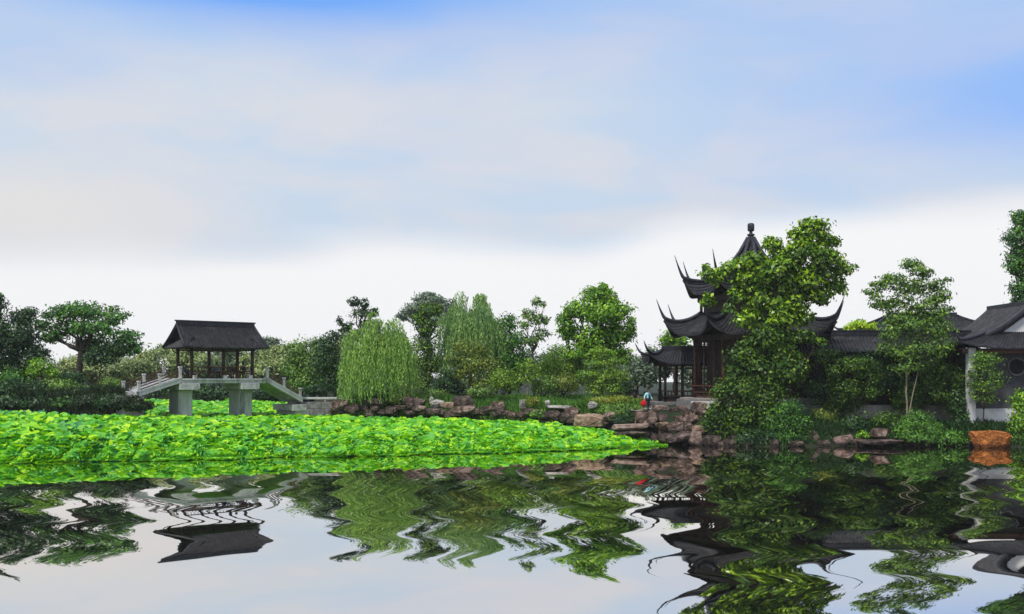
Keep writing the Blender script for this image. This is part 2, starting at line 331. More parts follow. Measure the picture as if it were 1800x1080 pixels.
def shrub(label, base, d, blobs, leaf, dens, material, cat='shrub', name='shrub', group=None, **kw):
    b = P(base[0], base[1], d); t = thing(name, label, cat, b, group)
    mb = MB(); random.seed(int(base[0]*3+base[1]))
    for q in blobs:
        for k in range(2):
            limb(mb, b+Vector((random.uniform(-.2, .2), random.uniform(-.2, .2), -.2)), P(q[0]+random.uniform(-.4, .4)*q[2], q[1]+random.uniform(-.3, .2)*q[3], d), 0.035, 0.012, 0.1, 4)
    mb.build('stem', M['bark'], t)
    crown(blobs, d, leaf, dens, material, t, name='foliage', **kw)
    return t
def willow(label, base, d, x0, x1, ytop, ybot, dome, nstr, material, leaf=0.3, trunk_r=0.28, lean=0, group=None):
    b = P(base[0], base[1], d); b.z -= .3; t = thing('willow_tree', label, 'willow', b, group)
    mb = MB(); random.seed(int(x0)); cx = (x0+x1)/2; k = d/FP; rx = (x1-x0)/2*k
    f = P(cx, (ytop*0.55+base[1]*0.45), d); limb(mb, b, f, trunk_r, trunk_r*.8, .05)
    cen, nr, ax, sz = [], [], [], []
    for i in range(nstr):
        # arching bough end on a lumpy dome, then a strand falling from it
        q = i % 11; a = (q/11+random.uniform(-.05, .05))*2*math.pi; rad = math.sqrt(random.random())
        u, v = rad*math.cos(a), rad*math.sin(a)
        top = ytop+dome*(rad**2.2)*(0.8+0.5*random.random())+14*math.sin(a*3+x0)+10*math.sin(u*9+x0)
        s0 = P(cx+u*(x1-x0)/2*0.88, top, d)+Vector((0, v*rx*0.9, 0))
        zb = P(0, ybot-(1-rad)*30-random.random()**1.5*(ybot-top)*0.5, d).z
        if i < 26: limb(mb, f, s0-Vector((0, 0, .3)), trunk_r*.35, .03, .12)
        ln = max(0.8, s0.z-zb); m = int(ln/0.13)
        dr = Vector((u*rx*0.16, v*rx*.16, 0)); ph = random.uniform(0, 6); sw = random.uniform(.05, .16)
        for j in range(m):
            tt = j/m; p = s0+dr*(1-(1-tt)**2)+Vector((sw*math.sin(ph+tt*5), sw*math.cos(ph*1.3+tt*4), -ln*tt+0.25*math.sin(min(1, tt*6)*math.pi)))
            cen.append((p.x+random.gauss(0, .06), p.y+random.gauss(0, .06), p.z)); sz.append(leaf*random.uniform(.7, 1.3))
            ax.append((random.gauss(0, .28)+u*.12, random.gauss(0, .28), -1)); nr.append((random.gauss(0, 1)+u, random.gauss(0, 1)+v-.4, .35))
    # a thin strand of stem shows only as the leaves on it at this distance
    mb.build('trunk', M['bark'], t)
    leaves(np.array(cen), unit(np.array(nr)), np.array(sz), 0.3, 0, 'crown', material, t, axis=np.array(ax))
    return t

# ------------------------------------------------------------------ the setting: terrain, water, path
POND = [(-500, 78), (-60, 85), (-46, 86), (-36, 81.6), (-31.8, 79.8), (-29.2, 80.8), (-29.0, 84), (-35, 96), (-45, 114), (-44, 124), (-34, 126.5), (-22, 126.5), (-15, 121),
        (-15, 112), (-20, 98), (-20.6, 91.4), (-16, 90.4), (-13.5, 89.2), (-8, 88.2), (0, 86.2), (5, 84.0), (9, 81.8), (12.5, 79.6), (16, 77.8), (19, 77.0), (24, 77.6), (30, 78.4),
        (35, 77.6), (38, 76.4), (45, 75), (60, 73), (90, 68), (500, 30), (500, -400), (-500, -400)]
PA = np.array(POND, float)
def pond_sd(x, y):                           # signed distance, negative in the water
    x = np.asarray(x, float); y = np.asarray(y, float); best = np.full(x.shape, 1e9); ins = np.zeros(x.shape, bool)
    for i in range(len(PA)):
        a = PA[i]; b = PA[(i+1) % len(PA)]; ab = b-a
        t = np.clip(((x-a[0])*ab[0]+(y-a[1])*ab[1])/(ab@ab), 0, 1)
        best = np.minimum(best, np.hypot(x-a[0]-t*ab[0], y-a[1]-t*ab[1]))
        c = (a[1] > y) != (b[1] > y)
        with np.errstate(divide='ignore', invalid='ignore'):
            ins ^= c & (x < (b[0]-a[0])*(y-a[1])/(b[1]-a[1]+1e-12)+a[0])
    return np.where(ins, -best, best)
LX = [-60, -36, -30, -21, -10, 8, 17, 21, 27, 45]; LZ = [3.2, 3.5, 3.9, 3.4, 2.9, 2.6, 2.6, 2.0, 1.35, 1.2]
def land_z(x, y):
    x = np.asarray(x, float); y = np.asarray(y, float); s = pond_sd(x, y); h = np.interp(x, LX, LZ)
    h = h+np.clip(s-6, 0, 30)*0.028
    t = np.clip(s/np.where(x > 21, 1.6, 2.6), 0, 1); t = t*t*(3-2*t)
    z = np.where(s < 0, np.maximum(-1.2, 0.6*s), 0)+h*t*(s > 0)
    return z+(s > 1)*0.10*(np.sin(x*.9+y*.37)*np.sin(y*.7-x*.3))
def gz(x, y): return float(land_z(np.array([x]), np.array([y]))[0])
def line(parts): return np.unique(np.concatenate([np.arange(a, b, s) for a, b, s in parts]))
gx = line([(-500, -120, 38), (-120, -62, 5), (-62, 62, 0.7), (62, 120, 5), (120, 510, 38)])
gy = line([(-320, 40, 40), (40, 74, 4), (74, 112, 0.7), (112, 175, 2), (175, 300, 12), (300, 620, 40)])
X, Y = np.meshgrid(gx, gy); Z = land_z(X, Y)
vv = np.stack([X, Y, Z], -1).reshape(-1, 3); nx = len(gx); ny = len(gy)
ii = (np.arange(ny-1)[:, None]*nx+np.arange(nx-1)[None]).ravel()
go = quadmesh('ground', vv, np.stack([ii, ii+1, ii+nx+1, ii+nx], -1), M['ground']); tag(go, kind='structure')
go.data.polygons.foreach_set('use_smooth', [True]*len(go.data.polygons))

def water_material():
    m, t, out = mat_base('pond_water')
    g = nd(t, 'ShaderNodeNewGeometry'); s = nd(t, 'ShaderNodeSeparateXYZ'); t.links.new(g.outputs['Position'], s.inputs[0])
    def wn(scale, sx, sy, det=2):
        mp = nd(t, 'ShaderNodeMapping'); t.links.new(g.outputs['Position'], mp.inputs[0]); mp.inputs[3].default_value = (sx, sy, 1)
        n = nd(t, 'ShaderNodeTexNoise'); t.links.new(mp.outputs[0], n.inputs[0]); n.inputs['Scale'].default_value = scale; n.inputs['Detail'].default_value = det
        return mth(t, 'SUBTRACT', n.outputs[0], 0.5)
    y = s.outputs[1]; x = s.outputs[0]
    warp = mth(t, 'MULTIPLY', wn(1.0, 0.03, 0.09), 9.0)
    def sn(per, ph, amp, drift):
        a = mth(t, 'MULTIPLY_ADD', y, 2*math.pi/per, ph)
        a = mth(t, 'ADD', a, mth(t, 'MULTIPLY', x, drift)); a = mth(t, 'ADD', a, warp)
        return mth(t, 'MULTIPLY', mth(t, 'SINE', a), amp)
    sx = mth(t, 'ADD', sn(5.6, 0.6, 0.055, 0.03), sn(2.3, 2.0, 0.012, -0.05))
    sx = mth(t, 'ADD', sx, mth(t, 'MULTIPLY', wn(1.0, 0.10, 1.3, 3), 0.05))
    sy = mth(t, 'MULTIPLY', wn(1.0, 0.05, 0.5, 2), 0.002)
    sy = mth(t, 'ADD', sy, mth(t, 'MULTIPLY', mth(t, 'MULTIPLY', wn(1.0, 0.09, 1.4, 3), 0.014), sstep(t, y, 36.0, 62.0)))
    # ripple slope shaped across the camera's sight lines, so reflections shift sideways only
    sy = mth(t, 'SUBTRACT', sy, mth(t, 'MULTIPLY', sx, mth(t, 'DIVIDE', x, mth(t, 'MAXIMUM', y, 4.0))))
    c = nd(t, 'ShaderNodeCombineXYZ'); t.links.new(sx, c.inputs[0]); t.links.new(sy, c.inputs[1]); c.inputs[2].default_value = 1
    nm = nd(t, 'ShaderNodeVectorMath', operation='NORMALIZE'); t.links.new(c.outputs[0], nm.inputs[0])
    gl = nd(t, 'ShaderNodeBsdfGlossy'); gl.inputs['Roughness'].default_value = 0.012; gl.inputs[0].default_value = (0.95, 0.91, 0.86, 1); t.links.new(nm.outputs[0], gl.inputs['Normal'])
    df = nd(t, 'ShaderNodeBsdfDiffuse'); df.inputs[0].default_value = (0.012, 0.018, 0.01, 1)
    mx = nd(t, 'ShaderNodeMixShader'); mx.inputs[0].default_value = 0.96
    t.links.new(df.outputs[0], mx.inputs[1]); t.links.new(gl.outputs[0], mx.inputs[2]); t.links.new(mx.outputs[0], out.inputs[0]); return m
M['water'] = water_material()
wt = quadmesh('water', np.array([(-495, -310, 0), (495, -310, 0), (495, 300, 0), (-495, 300, 0)], float), np.array([[0, 1, 2, 3]]), M['water']); tag(wt, kind='structure')
# paved path along the middle bank
pth = [(-22, 93.5), (-17, 93.5), (-9, 92), (0, 90), (6, 87.5), (10.5, 84.3), (13.5, 82.8), (17, 82.6), (19, 84)]
pm = MB(); vs = []
for i, (a, b) in enumerate(pth):
    a2 = pth[min(i+1, len(pth)-1)]; a1 = pth[max(i-1, 0)]; tv = Vector((a2[0]-a1[0], a2[1]-a1[1], 0)).normalized(); n = Vector((-tv.y, tv.x, 0))
    for s in (-.7, .7):
        q = Vector((a, b, 0))+n*s; vs.append((q.x, q.y, gz(q.x, q.y)+.09))
pm.add(vs, [(2*i, 2*i+1, 2*i+3, 2*i+2) for i in range(len(pth)-1)])
tag(pm.build('path', M['path']), kind='structure')

# ------------------------------------------------------------------ stone bridge and its roofed pavilion
TH = R(40); BU = Vector((math.cos(TH), math.sin(TH), 0)); BV = Vector((-math.sin(TH), math.cos(TH), 0)); BO = Vector(((380-900)/FP*87, 87, 0)); BZ = Vector((0, 0, 1))
def B(u, v, z): return BO+BU*u+BV*v+BZ*z
BAX = (BU, BV, BZ); DZ = 5.12
br = thing('stone_bridge', 'low grey stone footbridge on two broad piers rising from the lotus leaves', 'bridge', B(0, 0, 0))
UL, UR, ZL, ZR = -7.4, 7.2, 3.95, 3.3; U0, U1, HW = -3.7, 3.7, 1.85
mb = MB(); mb.box(B(0, 0, DZ-.2), (U1-U0, HW*2, .4), BAX); mb.box(B(0, -HW-.03, DZ-.09), (U1-U0, .1, .12), BAX); mb.build('deck', M['concrete'], br, .02)
def ramp(ua, za, ub, zb):
    mb = MB(); n = 9
    vs = []
    for (u, z) in ((ua, za), (ub, zb)):
        for v in (-HW, HW): vs += [B(u, v, z), B(u, v, z-.3)]
    mb.add(vs, [(0, 4, 6, 2), (1, 3, 7, 5), (0, 1, 5, 4), (2, 6, 7, 3), (0, 2, 3, 1), (4, 5, 7, 6)])
    for s in (-1, 1):                        # raised kerb stringers
        a, b = B(ua, s*(HW-.1), za+.08), B(ub, s*(HW-.1), zb+.08); mb.bar(a, b, .24, .16)
    for i in range(n):
        t = (i+.5)/n; mb.box(B(ua+(ub-ua)*t, 0, za+(zb-za)*t+.02), (abs(ub-ua)/n*.9, HW*2-.5, .14), BAX)
    return mb.build('ramp', M['concrete'], br, .015)
ramp(U0, DZ, UL, ZL); ramp(U1, DZ, UR, ZR)
for u in (-3.1, 2.2):
    mb = MB(); prof = []
    pts = [(-.6, -1.0), (-.46, -1.18), (.46, -1.18), (.6, -1.0), (.6, 1.0), (.46, 1.18), (-.46, 1.18), (-.6, 1.0)]
    mb.add([B(u+a, b, z) for z in (-1.2, DZ-.95) for a, b in pts], [tuple(range(7, -1, -1)), tuple(range(8, 16))]+[(k, (k+1) % 8, 8+(k+1) % 8, 8+k) for k in range(8)])
    mb.build('pier', M['concrete'], br, .04)
for u in (-3.1, 2.2):
    mb = MB(); mb.box(B(u, 0, DZ-.66), (1.7, HW*2+.24, .52), BAX); mb.build('pier_cap', M['stone'], br, .03)
mb = MB(); mb.box(B(UR-.3, 0, 2.55), (1.3, HW*2+.2, .55), BAX); mb.build('pier_cap', M['stone'], br, .03)
mb = MB(); mb.box(B(UL-.2, 0, 1.9), (1.6, HW*2-.1, 3.7), BAX); mb.build('abutment', M['concrete'], br, .03)
mb = MB(); mb.box(B(UR+.1, 0, .9), (1.6, HW*2-.1, 3.0), BAX); mb.build('abutment', M['concrete'], br, .03)
def post(u, v, z, h=.95):
    mb = MB(); mb.box(B(u, v, z+h/2-.1), (.22, .22, h), BAX); mb.box(B(u, v, z+h-.02), (.28, .28, .14), BAX); mb.build('railing_post', M['stone'], br, .02)
def rail(ua, za, ub, zb, v):
    mb = MB()
    for h in (.28, .5, .72): mb.bar(B(ua, v, za+h), B(ub, v, zb+h), .07, .08)
    mb.build('rail', M['redwood'], br)
for s in (-1, 1):
    v = s*(HW-.12)
    for (ua, za, ub, zb) in ((U0-.15, DZ, UL+.2, ZL), (U1+.15, DZ, UR-.2, ZR)):
        us = [0, .5, 1]
        for t in us: post(ua+(ub-ua)*t, v, za+(zb-za)*t)
        for t0, t1 in ((0.02, .48), (.52, .98)): rail(ua+(ub-ua)*t0, za+(zb-za)*t0, ua+(ub-ua)*t1, za+(zb-za)*t1, v)
for u in (-2.6, 0, 2.3): 
    mb = MB(); mb.box(B(u, -HW+.1, DZ+.12), (.3, .3, .3), BAX); mb.build('stone_block', M['stone'], br, .02)

pv = thing('bridge_pavilion', 'open pavilion with dark tiled gable roof standing on the stone bridge', 'pavilion', B(0, 0, DZ))
EZ, RZ = 7.68, 9.68; EU, EV, RU = 3.68, 2.32, 3.42
def bslope(s):
    def S(a, t):
        u = (-1+2*a)*(RU+(EU-RU)*t); f = t
        zz = RZ-.12+(EZ-RZ+.12)*(1.16*f-.16*f*f) + .10*(abs(-1+2*a)**6)*t
        return B(u, s*EV*t, zz)
    return S
mb = MB(); mb.patch(bslope(-1), 100, 10, 26, .16, .1); mb.patch(bslope(1), 100, 10, 26, .16, .1); mb.build('roof', M['tile'], pv)
for s in (-1, 1):                             # pent skirts under each gable
    def S(a, t, s=s):
        vv_ = (-1+2*a)*(EV*.62+(EV-EV*.62)*t); return B(s*(2.6+(EU-2.6)*t), vv_, EZ+.95-.95*t)
    mb = MB(); mb.patch(S, 60, 6, 14, .06, .09); mb.build('gable_skirt', M['tile'], pv)
    mb = MB(); ug = s*2.95
    mb.add([B(ug+k, v, z) for k in (-.05, .05) for v, z in ((-1.5, EZ+.75), (1.5, EZ+.75), (0, RZ-.35))], [(0, 1, 2), (5, 4, 3), (0, 3, 4, 1), (1, 4, 5, 2), (2, 5, 3, 0)]); mb.build('gable', M['wood'], pv)
    mb = MB()
    for q in (-1, 1): mb.tube([B(s*(RU+(EU-RU)*t+.02), q*EV*t, RZ-.02+(EZ-RZ+.1)*(1.16*t-.16*t*t)) for t in (0, .25, .5, .75, 1)], .1, 6)
    mb.build('verge', M['ridge'], pv)
mb = MB(); mb.box(B(0, 0, RZ+.05), (RU*2+.1, .26, .34), BAX); mb.box(B(0, 0, RZ+.26), (RU*2+.3, .34, .1), BAX); mb.build('roof_ridge', M['ridge'], pv, .02)
for v in (-1.45, 1.45):
    for u in (-2.75, 0, 2.6):
        mb = MB(); mb.tube([B(u, v, DZ), B(u, v, EZ+.55)], .14, 10); mb.build('column', M['wood'], pv)
    mb = MB(); mb.bar(B(-3.2, v, EZ+.1), B(3.2, v, EZ+.1), .16, .3); mb.bar(B(-2.9, v, EZ-.18), B(2.9, v, EZ-.18), .1, .12)
    mb.build('beam', M['wood'], pv)
    for u, s in ((-2.75, -1), (2.6, 1)):
        mb = MB(); mb.tube([B(u, v, EZ-.55), B(u+s*.12, v, EZ-.42), B(u+s*.4, v, EZ-.3), B(u+s*.5, v, EZ-.02)], .05, 6); mb.build('bracket', M['wood'], pv)
    mb = MB(); q = 1 if v > 0 else -1
    mb.box(B(0, v, DZ+.42), (5.4, .42, .07), BAX)
    for k in range(19): mb.bar(B(-2.6+k*.288, v+q*.1, DZ+.5), B(-2.6+k*.288, v+q*.32, DZ+.95), .04, .04)
    mb.bar(B(-2.75, v+q*.33, DZ+.97), B(2.75, v+q*.33, DZ+.97), .08, .08); mb.bar(B(-2.75, v+q*.1, DZ+.6), B(2.75, v+q*.1, DZ+.6), .05, .06)
    for k in range(5): mb.box(B(-2.5+k*1.25, v, DZ+.2), (.08, .3, .4), BAX)
    mb.build('bench', M['redwood'], pv)
for u in (-2.75, 2.6):
    mb = MB(); mb.bar(B(u, -1.45, EZ+.1), B(u, 1.45, EZ+.1), .16, .28); mb.build('beam', M['wood'], pv)

# stone retaining wall by the right landing
t = thing('retaining_wall', 'grey block retaining wall between the bridge ramp and the willow', 'wall', (-18, 91, 0))
mb = MB()
for r_ in range(5):
    x = -19.9+(r_ % 2)*.3
    while x < -15.7:
        l_ = min(1.0, -15.5-x); mb.box((x+l_/2, 90.9+.012*((x*7+r_) % 2), .35+r_*.6), (l_-.015, .5, .585)); x += l_
mb.build('masonry', M['brick'], t, .02)
mb = MB(); mb.box((-17.75, 90.9, 3.36), (4.5, .66, .18)); mb.build('coping', M['stone'], t, .02)

# ------------------------------------------------------------------ octagonal two-tier pagoda
PC = Vector(((1320-900)/FP*89, 89, 0)); A0 = R(5); SEG = math.pi/4
pg = thing('pagoda', 'two tier octagonal pagoda with dark tiled roofs and long upswept corners', 'pagoda', PC)
def ang(k): return A0+k*SEG
def oct_roof(r0, z0, r1, z1, upc, name, sag=1.35, ntile=16):
    mb = MB()
    for k in range(8):
        a, b = ang(k), ang(k+1)
        def S(s, t):
            rr = r0+(r1-r0)*t; w_ = abs(-1+2*s)
            ca, cb = Vector((math.cos(a), math.sin(a), 0)), Vector((math.cos(b), math.sin(b), 0))
            p = (ca*(1-s)+cb*s)*rr
            p = p*(1+.075*(w_**4)*t)
            z = z0+(z1-z0)*(1-(1-t)**sag)+upc*(w_**4.0)*(t**1.6)
            return PC+p+Vector((0, 0, z))
        mb.patch(S, 40, 12, ntile, .075, .16)
    return mb.build(name, M['tile'], pg)
def horns(r0, z0, r1, z1, upc, rt, zt, sag=1.35):
    for k in range(8):
        dv = Vector((math.cos(ang(k)), math.sin(ang(k)), 0)); pts = []; rad = []
        for i in range(9):
            t = i/8; pts.append(PC+dv*(r0+(r1*1.06-r0)*t)+Vector((0, 0, z0+(z1-z0)*(1-(1-t)**sag)+upc*t**1.6+.16))); rad.append(.17)
        e = pts[-1]; rc = r1*1.06
        for i in range(1, 8):
            t = i/7; pts.append(PC+dv*(rc+(rt-rc)*t)+Vector((0, 0, e.z+(zt-e.z)*(t**1.35)))); rad.append(.15*(1-t)**1.1+.02)
        mb = MB(); mb.tube(pts, rad, 7)
        # the fin below the horn
        f = [PC+dv*(r1*.86)+Vector((0, 0, z1+upc*.55)), PC+dv*(r1*1.05)+Vector((0, 0, z1+upc*.86)), pts[11], pts[8], pts[6]]
        q = Vector((-dv.y, dv.x, 0))*.07; n = len(f)
        mb.add([p+q for p in f]+[p-q for p in f], [tuple(range(n)), tuple(range(2*n-1, n-1, -1))]+[(i, i+n, (i+1) % n+n, (i+1) % n) for i in range(n)])
        mb.build('hip_ridge', M['ridge'], pg)
UR_ = (0.25, 17.2, 5.6, 12.35, 1.3); LR_ = (4.3, 10.75, 7.15, 8.85, 1.3)
oct_roof(*UR_, 'upper_roof', 2.3, 14); horns(*UR_, 6.75, 15.75, 2.3)
oct_roof(*LR_, 'lower_roof', 1.5, 18); horns(*LR_, 8.35, 11.95, 1.5)
mb = MB(); mb.lathe(PC, [(.38, 16.9), (.4, 17.25), (.28, 17.3), (.24, 17.5), (.33, 17.55), (.33, 17.66), (.16, 17.7), (.13, 17.88), (.26, 17.93), (.3, 18.02), (.3, 18.5), (.22, 18.6), (.05, 18.64)], 10); mb.build('finial', M['ridge'], pg)
def octa(r, za, zb, name, m, n=8): 
    mb = MB(); mb.lathe(PC, [(r, za), (r, zb)], n, A0, False); return mb.build(name, m, pg, .02)
octa(4.2, 10.4, 12.6, 'upper_wall', M['wood']); octa(3.9, 3.4, 9.9, 'lower_wall', M['wood'])
octa(6.6, 1.6, 3.35, 'stone_base', M['brick']); octa(6.3, 3.35, 3.47, 'floor', M['path'])
octa(5.15, 8.35, 8.85, 'eave_beam', M['wood']); octa(4.75, 11.7, 12.2, 'eave_beam', M['wood'])
for k in range(8):
    a = ang(k); b = ang(k+1); da = Vector((math.cos(a), math.sin(a), 0)); db = Vector((math.cos(b), math.sin(b), 0))
    mb = MB(); mb.tube([PC+da*4.95+Vector((0, 0, 3.4)), PC+da*4.95+Vector((0, 0, 8.6))], .17, 10); mb.build('column', M['redwood'], pg)
    mb = MB(); mb.tube([PC+da*4.4+Vector((0, 0, 10.5)), PC+da*4.4+Vector((0, 0, 12.3))], .13, 10); mb.build('column', M['redwood'], pg)
    mb = MB()                                 # bench and leaning back rail between the columns
    pa, pb = PC+da*4.95, PC+db*4.95; o_ = (da+db).normalized()
    mb.bar(pa+Vector((0, 0, 3.95)), pb+Vector((0, 0, 3.95)), .4, .08)
    for i in range(15):
        q = pa.lerp(pb, (i+.5)/15); mb.bar(q+o_*.15+Vector((0, 0, 4.0)), q+o_*.36+Vector((0, 0, 4.5)), .05, .05)
    mb.bar(pa+o_*.37+Vector((0, 0, 4.52)), pb+o_*.37+Vector((0, 0, 4.52)), .09, .09)
    mb.bar(pa+Vector((0, 0, 3.65)), pb+Vector((0, 0, 3.65)), .08, .3)
    mb.build('bench', M['redwood'], pg)
    mb = MB()                                 # lattice under the eaves
    for i in range(11):
        q = pa.lerp(pb, (i+.5)/11); mb.bar(q+Vector((0, 0, 7.75)), q+Vector((0, 0, 8.4)), .05, .05, Vector((1, 0, 0)))
    for h in (7.75, 8.05): mb.bar(pa+Vector((0, 0, h)), pb+Vector((0, 0, h)), .06, .07)
    mb.build('lattice', M['wood'], pg)
    mb = MB(); m0, m1 = PC+da*3.96, PC+db*3.96     # panelled doors on the inner wall
    for i in range(4):
        q0, q1 = m0.lerp(m1, .08+i*.215), m0.lerp(m1, .08+i*.215+.195); mid = (q0+q1)/2-o_*.28
        mb.box(mid+Vector((0, 0, 5.2)), ((q1-q0).length, .08, 3.2), ((q1-q0).normalized(), o_, BZ))
    mb.build('door_panel', M['wood'], pg)
    for f in (.33, .67):
        q = pa.lerp(pb, f); mb = MB(); mb.tube([q+Vector((0, 0, 3.4)), q+Vector((0, 0, 8.5))], .085, 8); mb.build('post', M['redwood'], pg)
mb = MB(); mb.box((P(1246, 705, 81).x, 82.6, 2.98), (2.2, .3, .62)); mb.build('white_plinth', M['plaster'], pg, .02)

# generic hipped / gabled roofs
def hip_roof(par, c, hx, hy, ridge_h, ze, zr, up, name='roof', tile=.30, sag=1.35, m=M['tile']):
    """c centre (x,y); eave half sizes hx, hy; ridge half length along x"""
    c = Vector((c[0], c[1], 0)); mb = MB()
    def side(s):
        def S(a, t):
            k = -1+2*a; x = k*(ridge_h+(hx-ridge_h)*t); y = s*hy*t
            return c+Vector((x*(1+.03*abs(k)**4*t), y*(1+.05*abs(k)**6*t), zr+(ze-zr)*(1-(1-t)**sag)+up*abs(k)**5*t**1.6))
        return S
    def end(s):
        def S(a, t):
            k = -1+2*a; y = k*hy*t; x = s*(ridge_h+(hx-ridge_h)*t)
            return c+Vector((x*(1+.03*abs(k)**4*t), y*(1+.05*abs(k)**6*t), zr+(ze-zr)*(1-(1-t)**sag)+up*abs(k)**5*t**1.6))
        return S
    for s in (-1, 1):
        mb.patch(side(s), 40, 10, int(hx*2/tile), .06, .12); mb.patch(end(s), 30, 10, int(hy*2/tile), .06, .12)
    mb.build(name, m, par)
    for sx in (-1, 1):
        for sy in (-1, 1):
            pts = []; rad = []
            for i in range(9):
                t = i/8; pts.append(c+Vector((sx*(ridge_h+(hx-ridge_h)*t)*(1+.03*t), sy*hy*t*(1+.05*t), zr+(ze-zr)*(1-(1-t)**sag)+up*t**1.6+.1))); rad.append(.12)
            dv = Vector((sx, sy, 0)).normalized(); e = pts[-1]
            for i in range(1, 6):
                t = i/5; pts.append(e+dv*.75*t+Vector((0, 0, .95*t**1.5*up))); rad.append(.12*(1-t)**.7+.015)
            b = MB(); b.tube(pts, rad, 6); b.build('hip_ridge', M['ridge'], par)
    b = MB(); b.box(c+Vector((0, 0, zr+.14)), (ridge_h*2+.2, .24, .42)); b.build('roof_ridge', M['ridge'], par, .02)

# small waterside gallery left of the pagoda
gl_ = P(1205, 700, 94)
ga = thing('gallery_pavilion', 'low open waterside gallery with one swept roof corner beside the pagoda', 'gallery', (gl_.x, 94, 2.6))
hip_roof(ga, (gl_.x+.5, 94), 4.1, 2.6, 2.6, 6.45, 7.75, 1.0)
mb = MB(); mb.box((gl_.x+.2, 94, 2.75), (6.6, 4.2, .5)); mb.build('floor', M['brick'], ga, .03)
for x in (-2.1, -.55, 1.0, 2.6):
    for y in (-1.6, 1.6):
        mb = MB(); mb.tube([(gl_.x+x, 94+y, 3.0), (gl_.x+x, 94+y, 6.75)], .13, 9); mb.build('column', M['wood'], ga)
for y in (-1.6, 1.6):
    mb = MB(); mb.box((gl_.x+.3, 94+y, 3.5), (5.2, .4, .08)); mb.box((gl_.x+.3, 94+y, 3.25), (5.2, .1, .4))
    mb.box((gl_.x+.3, 94+y*1.13, 3.95), (5.2, .07, .08))
    for k in range(18): mb.box((gl_.x-2.2+k*.3, 94+y*1.1, 3.7), (.05, .05, .5))
    mb.build('bench', M['wood'], ga)
    mb = MB(); mb.box((gl_.x+.3, 94+y, 6.4), (6, .14, .3)); mb.box((gl_.x+.3, 94+y, 6.0), (5, .06, .08))
    for k in range(20): mb.box((gl_.x-2+k*.25, 94+y, 6.12), (.04, .04, .28))
    mb.build('lattice', M['wood'], ga)

# long roofed corridor to the right
co = thing('covered_corridor', 'long roofed corridor with straight dark ridge behind the shrubs', 'corridor', (31, 86, 1.2))
CX0, CX1 = 23.2, 38.5
def cs(s):
    return lambda a, t: Vector((CX0+(CX1-CX0)*a, 86+s*1.95*t, 8.75-1.42*(1.2*t-.2*t*t)))
mb = MB()
for s in (-1, 1): mb.patch(cs(s), 60, 6, 50, .065, .1)
mb.build('roof', M['tile'], co)
mb = MB(); mb.box(((CX0+CX1)/2, 86, 8.9), (CX1-CX0, .28, .42)); mb.box(((CX0+CX1)/2, 86, 9.14), (CX1-CX0+.1, .36, .09)); mb.build('roof_ridge', M['ridge'], co, .02)
for k in range(6):
    for y in (84.7, 87.3):
        mb = MB(); mb.tube([(CX0+.8+k*2.75, y, 1.2), (CX0+.8+k*2.75, y, 7.7)], .13, 9); mb.build('column', M['wood'], co)
for y in (84.7, 87.3):
    mb = MB(); mb.box(((CX0+CX1)/2, y, 7.3), (CX1-CX0-.4, .14, .3)); mb.build('beam', M['wood'], co)
mb = MB(); mb.box(((CX0+CX1)/2, 87.6, 5.0), (CX1-CX0-.3, .2, 5.0)); mb.build('back_wall', M['wood'], co)
mb = MB(); mb.box(((CX0+CX1)/2, 84.3, 2.2), (CX1-CX0-.2, .22, 1.5)); mb.build('low_wall', M['dullplaster'], co, .02)
mb = MB(); mb.box(((CX0+CX1)/2, 84.3, 3.0), (CX1-CX0-.1, .34, .1)); mb.build('coping', M['ridge'], co, .02)

# hall with the white gable at the right edge
HX, HYc = (1796-900)/FP*83, 84.2
hl = thing('gabled_hall', 'dark roofed hall with white gable and white corner pier at the right edge', 'hall', (HX, HYc, 1.1))
def hs(s):
    def S(a, t):
        y = 81.6+a*7.2; k = abs(-1+2*a)
        return Vector((HX+s*(.12+6.1*t), y, 11.0-3.3*(1-(1-t)**1.75)+.35*t**2*(k**5)))
    return S
mb = MB()
for s in (-1, 1): mb.patch(hs(s), 40, 14, 22, .07, .14)
mb.build('roof', M['tile'], hl)
def fs_(a, t):
    k = -1+2*a; return Vector((HX+k*(3.0+3.35*t)*(1+.02*abs(k)**5*t), 81.9-2.2*t, 8.95-1.4*(1-(1-t)**1.3)+.55*abs(k)**5*t))
mb = MB(); mb.patch(fs_, 40, 8, 40, .065, .12); mb.build('front_skirt', M['tile'], hl)
mb = MB(); mb.add([(HX+x, y, z) for y in (81.75, 81.95) for x, z in ((-2.1, 8.85), (2.1, 8.85), (0, 10.35))], [(0, 1, 2), (5, 4, 3), (0, 3, 4, 1), (1, 4, 5, 2), (2, 5, 3, 0)]); mb.build('gable', M['plaster'], hl)
for s in (-1, 1):
    mb = MB(); mb.tube([hs(s)(0, t)+Vector((0, -.05, .02)) for t in [i/12 for i in range(13)]], .3, 8); mb.build('verge', M['ridge'], hl)
    mb = MB(); mb.tube([fs_(0 if s < 0 else 1, t)+Vector((0, 0, .1)) for t in [i/8 for i in range(9)]]+[fs_(0 if s < 0 else 1, 1)+Vector((s*.5, -.5, .55))], [.13]*9+[.02], 7); mb.build('hip_ridge', M['ridge'], hl)
mb = MB(); mb.box((HX, 85.2, 11.15), (.3, 7.3, .45)); mb.build('roof_ridge', M['ridge'], hl, .02)
fy = 80.7; x0 = P(1700, 0, fy).x
mb = MB(); mb.box((x0+.28, fy, 4.4), (.56, .6, 6.3)); mb.build('corner_pier', M['plaster'], hl, .02)
mb = MB(); mb.box((x0+.28, fy-.02, 1.35), (.64, .68, .6)); mb.build('pier_base', M['stone'], hl, .02)
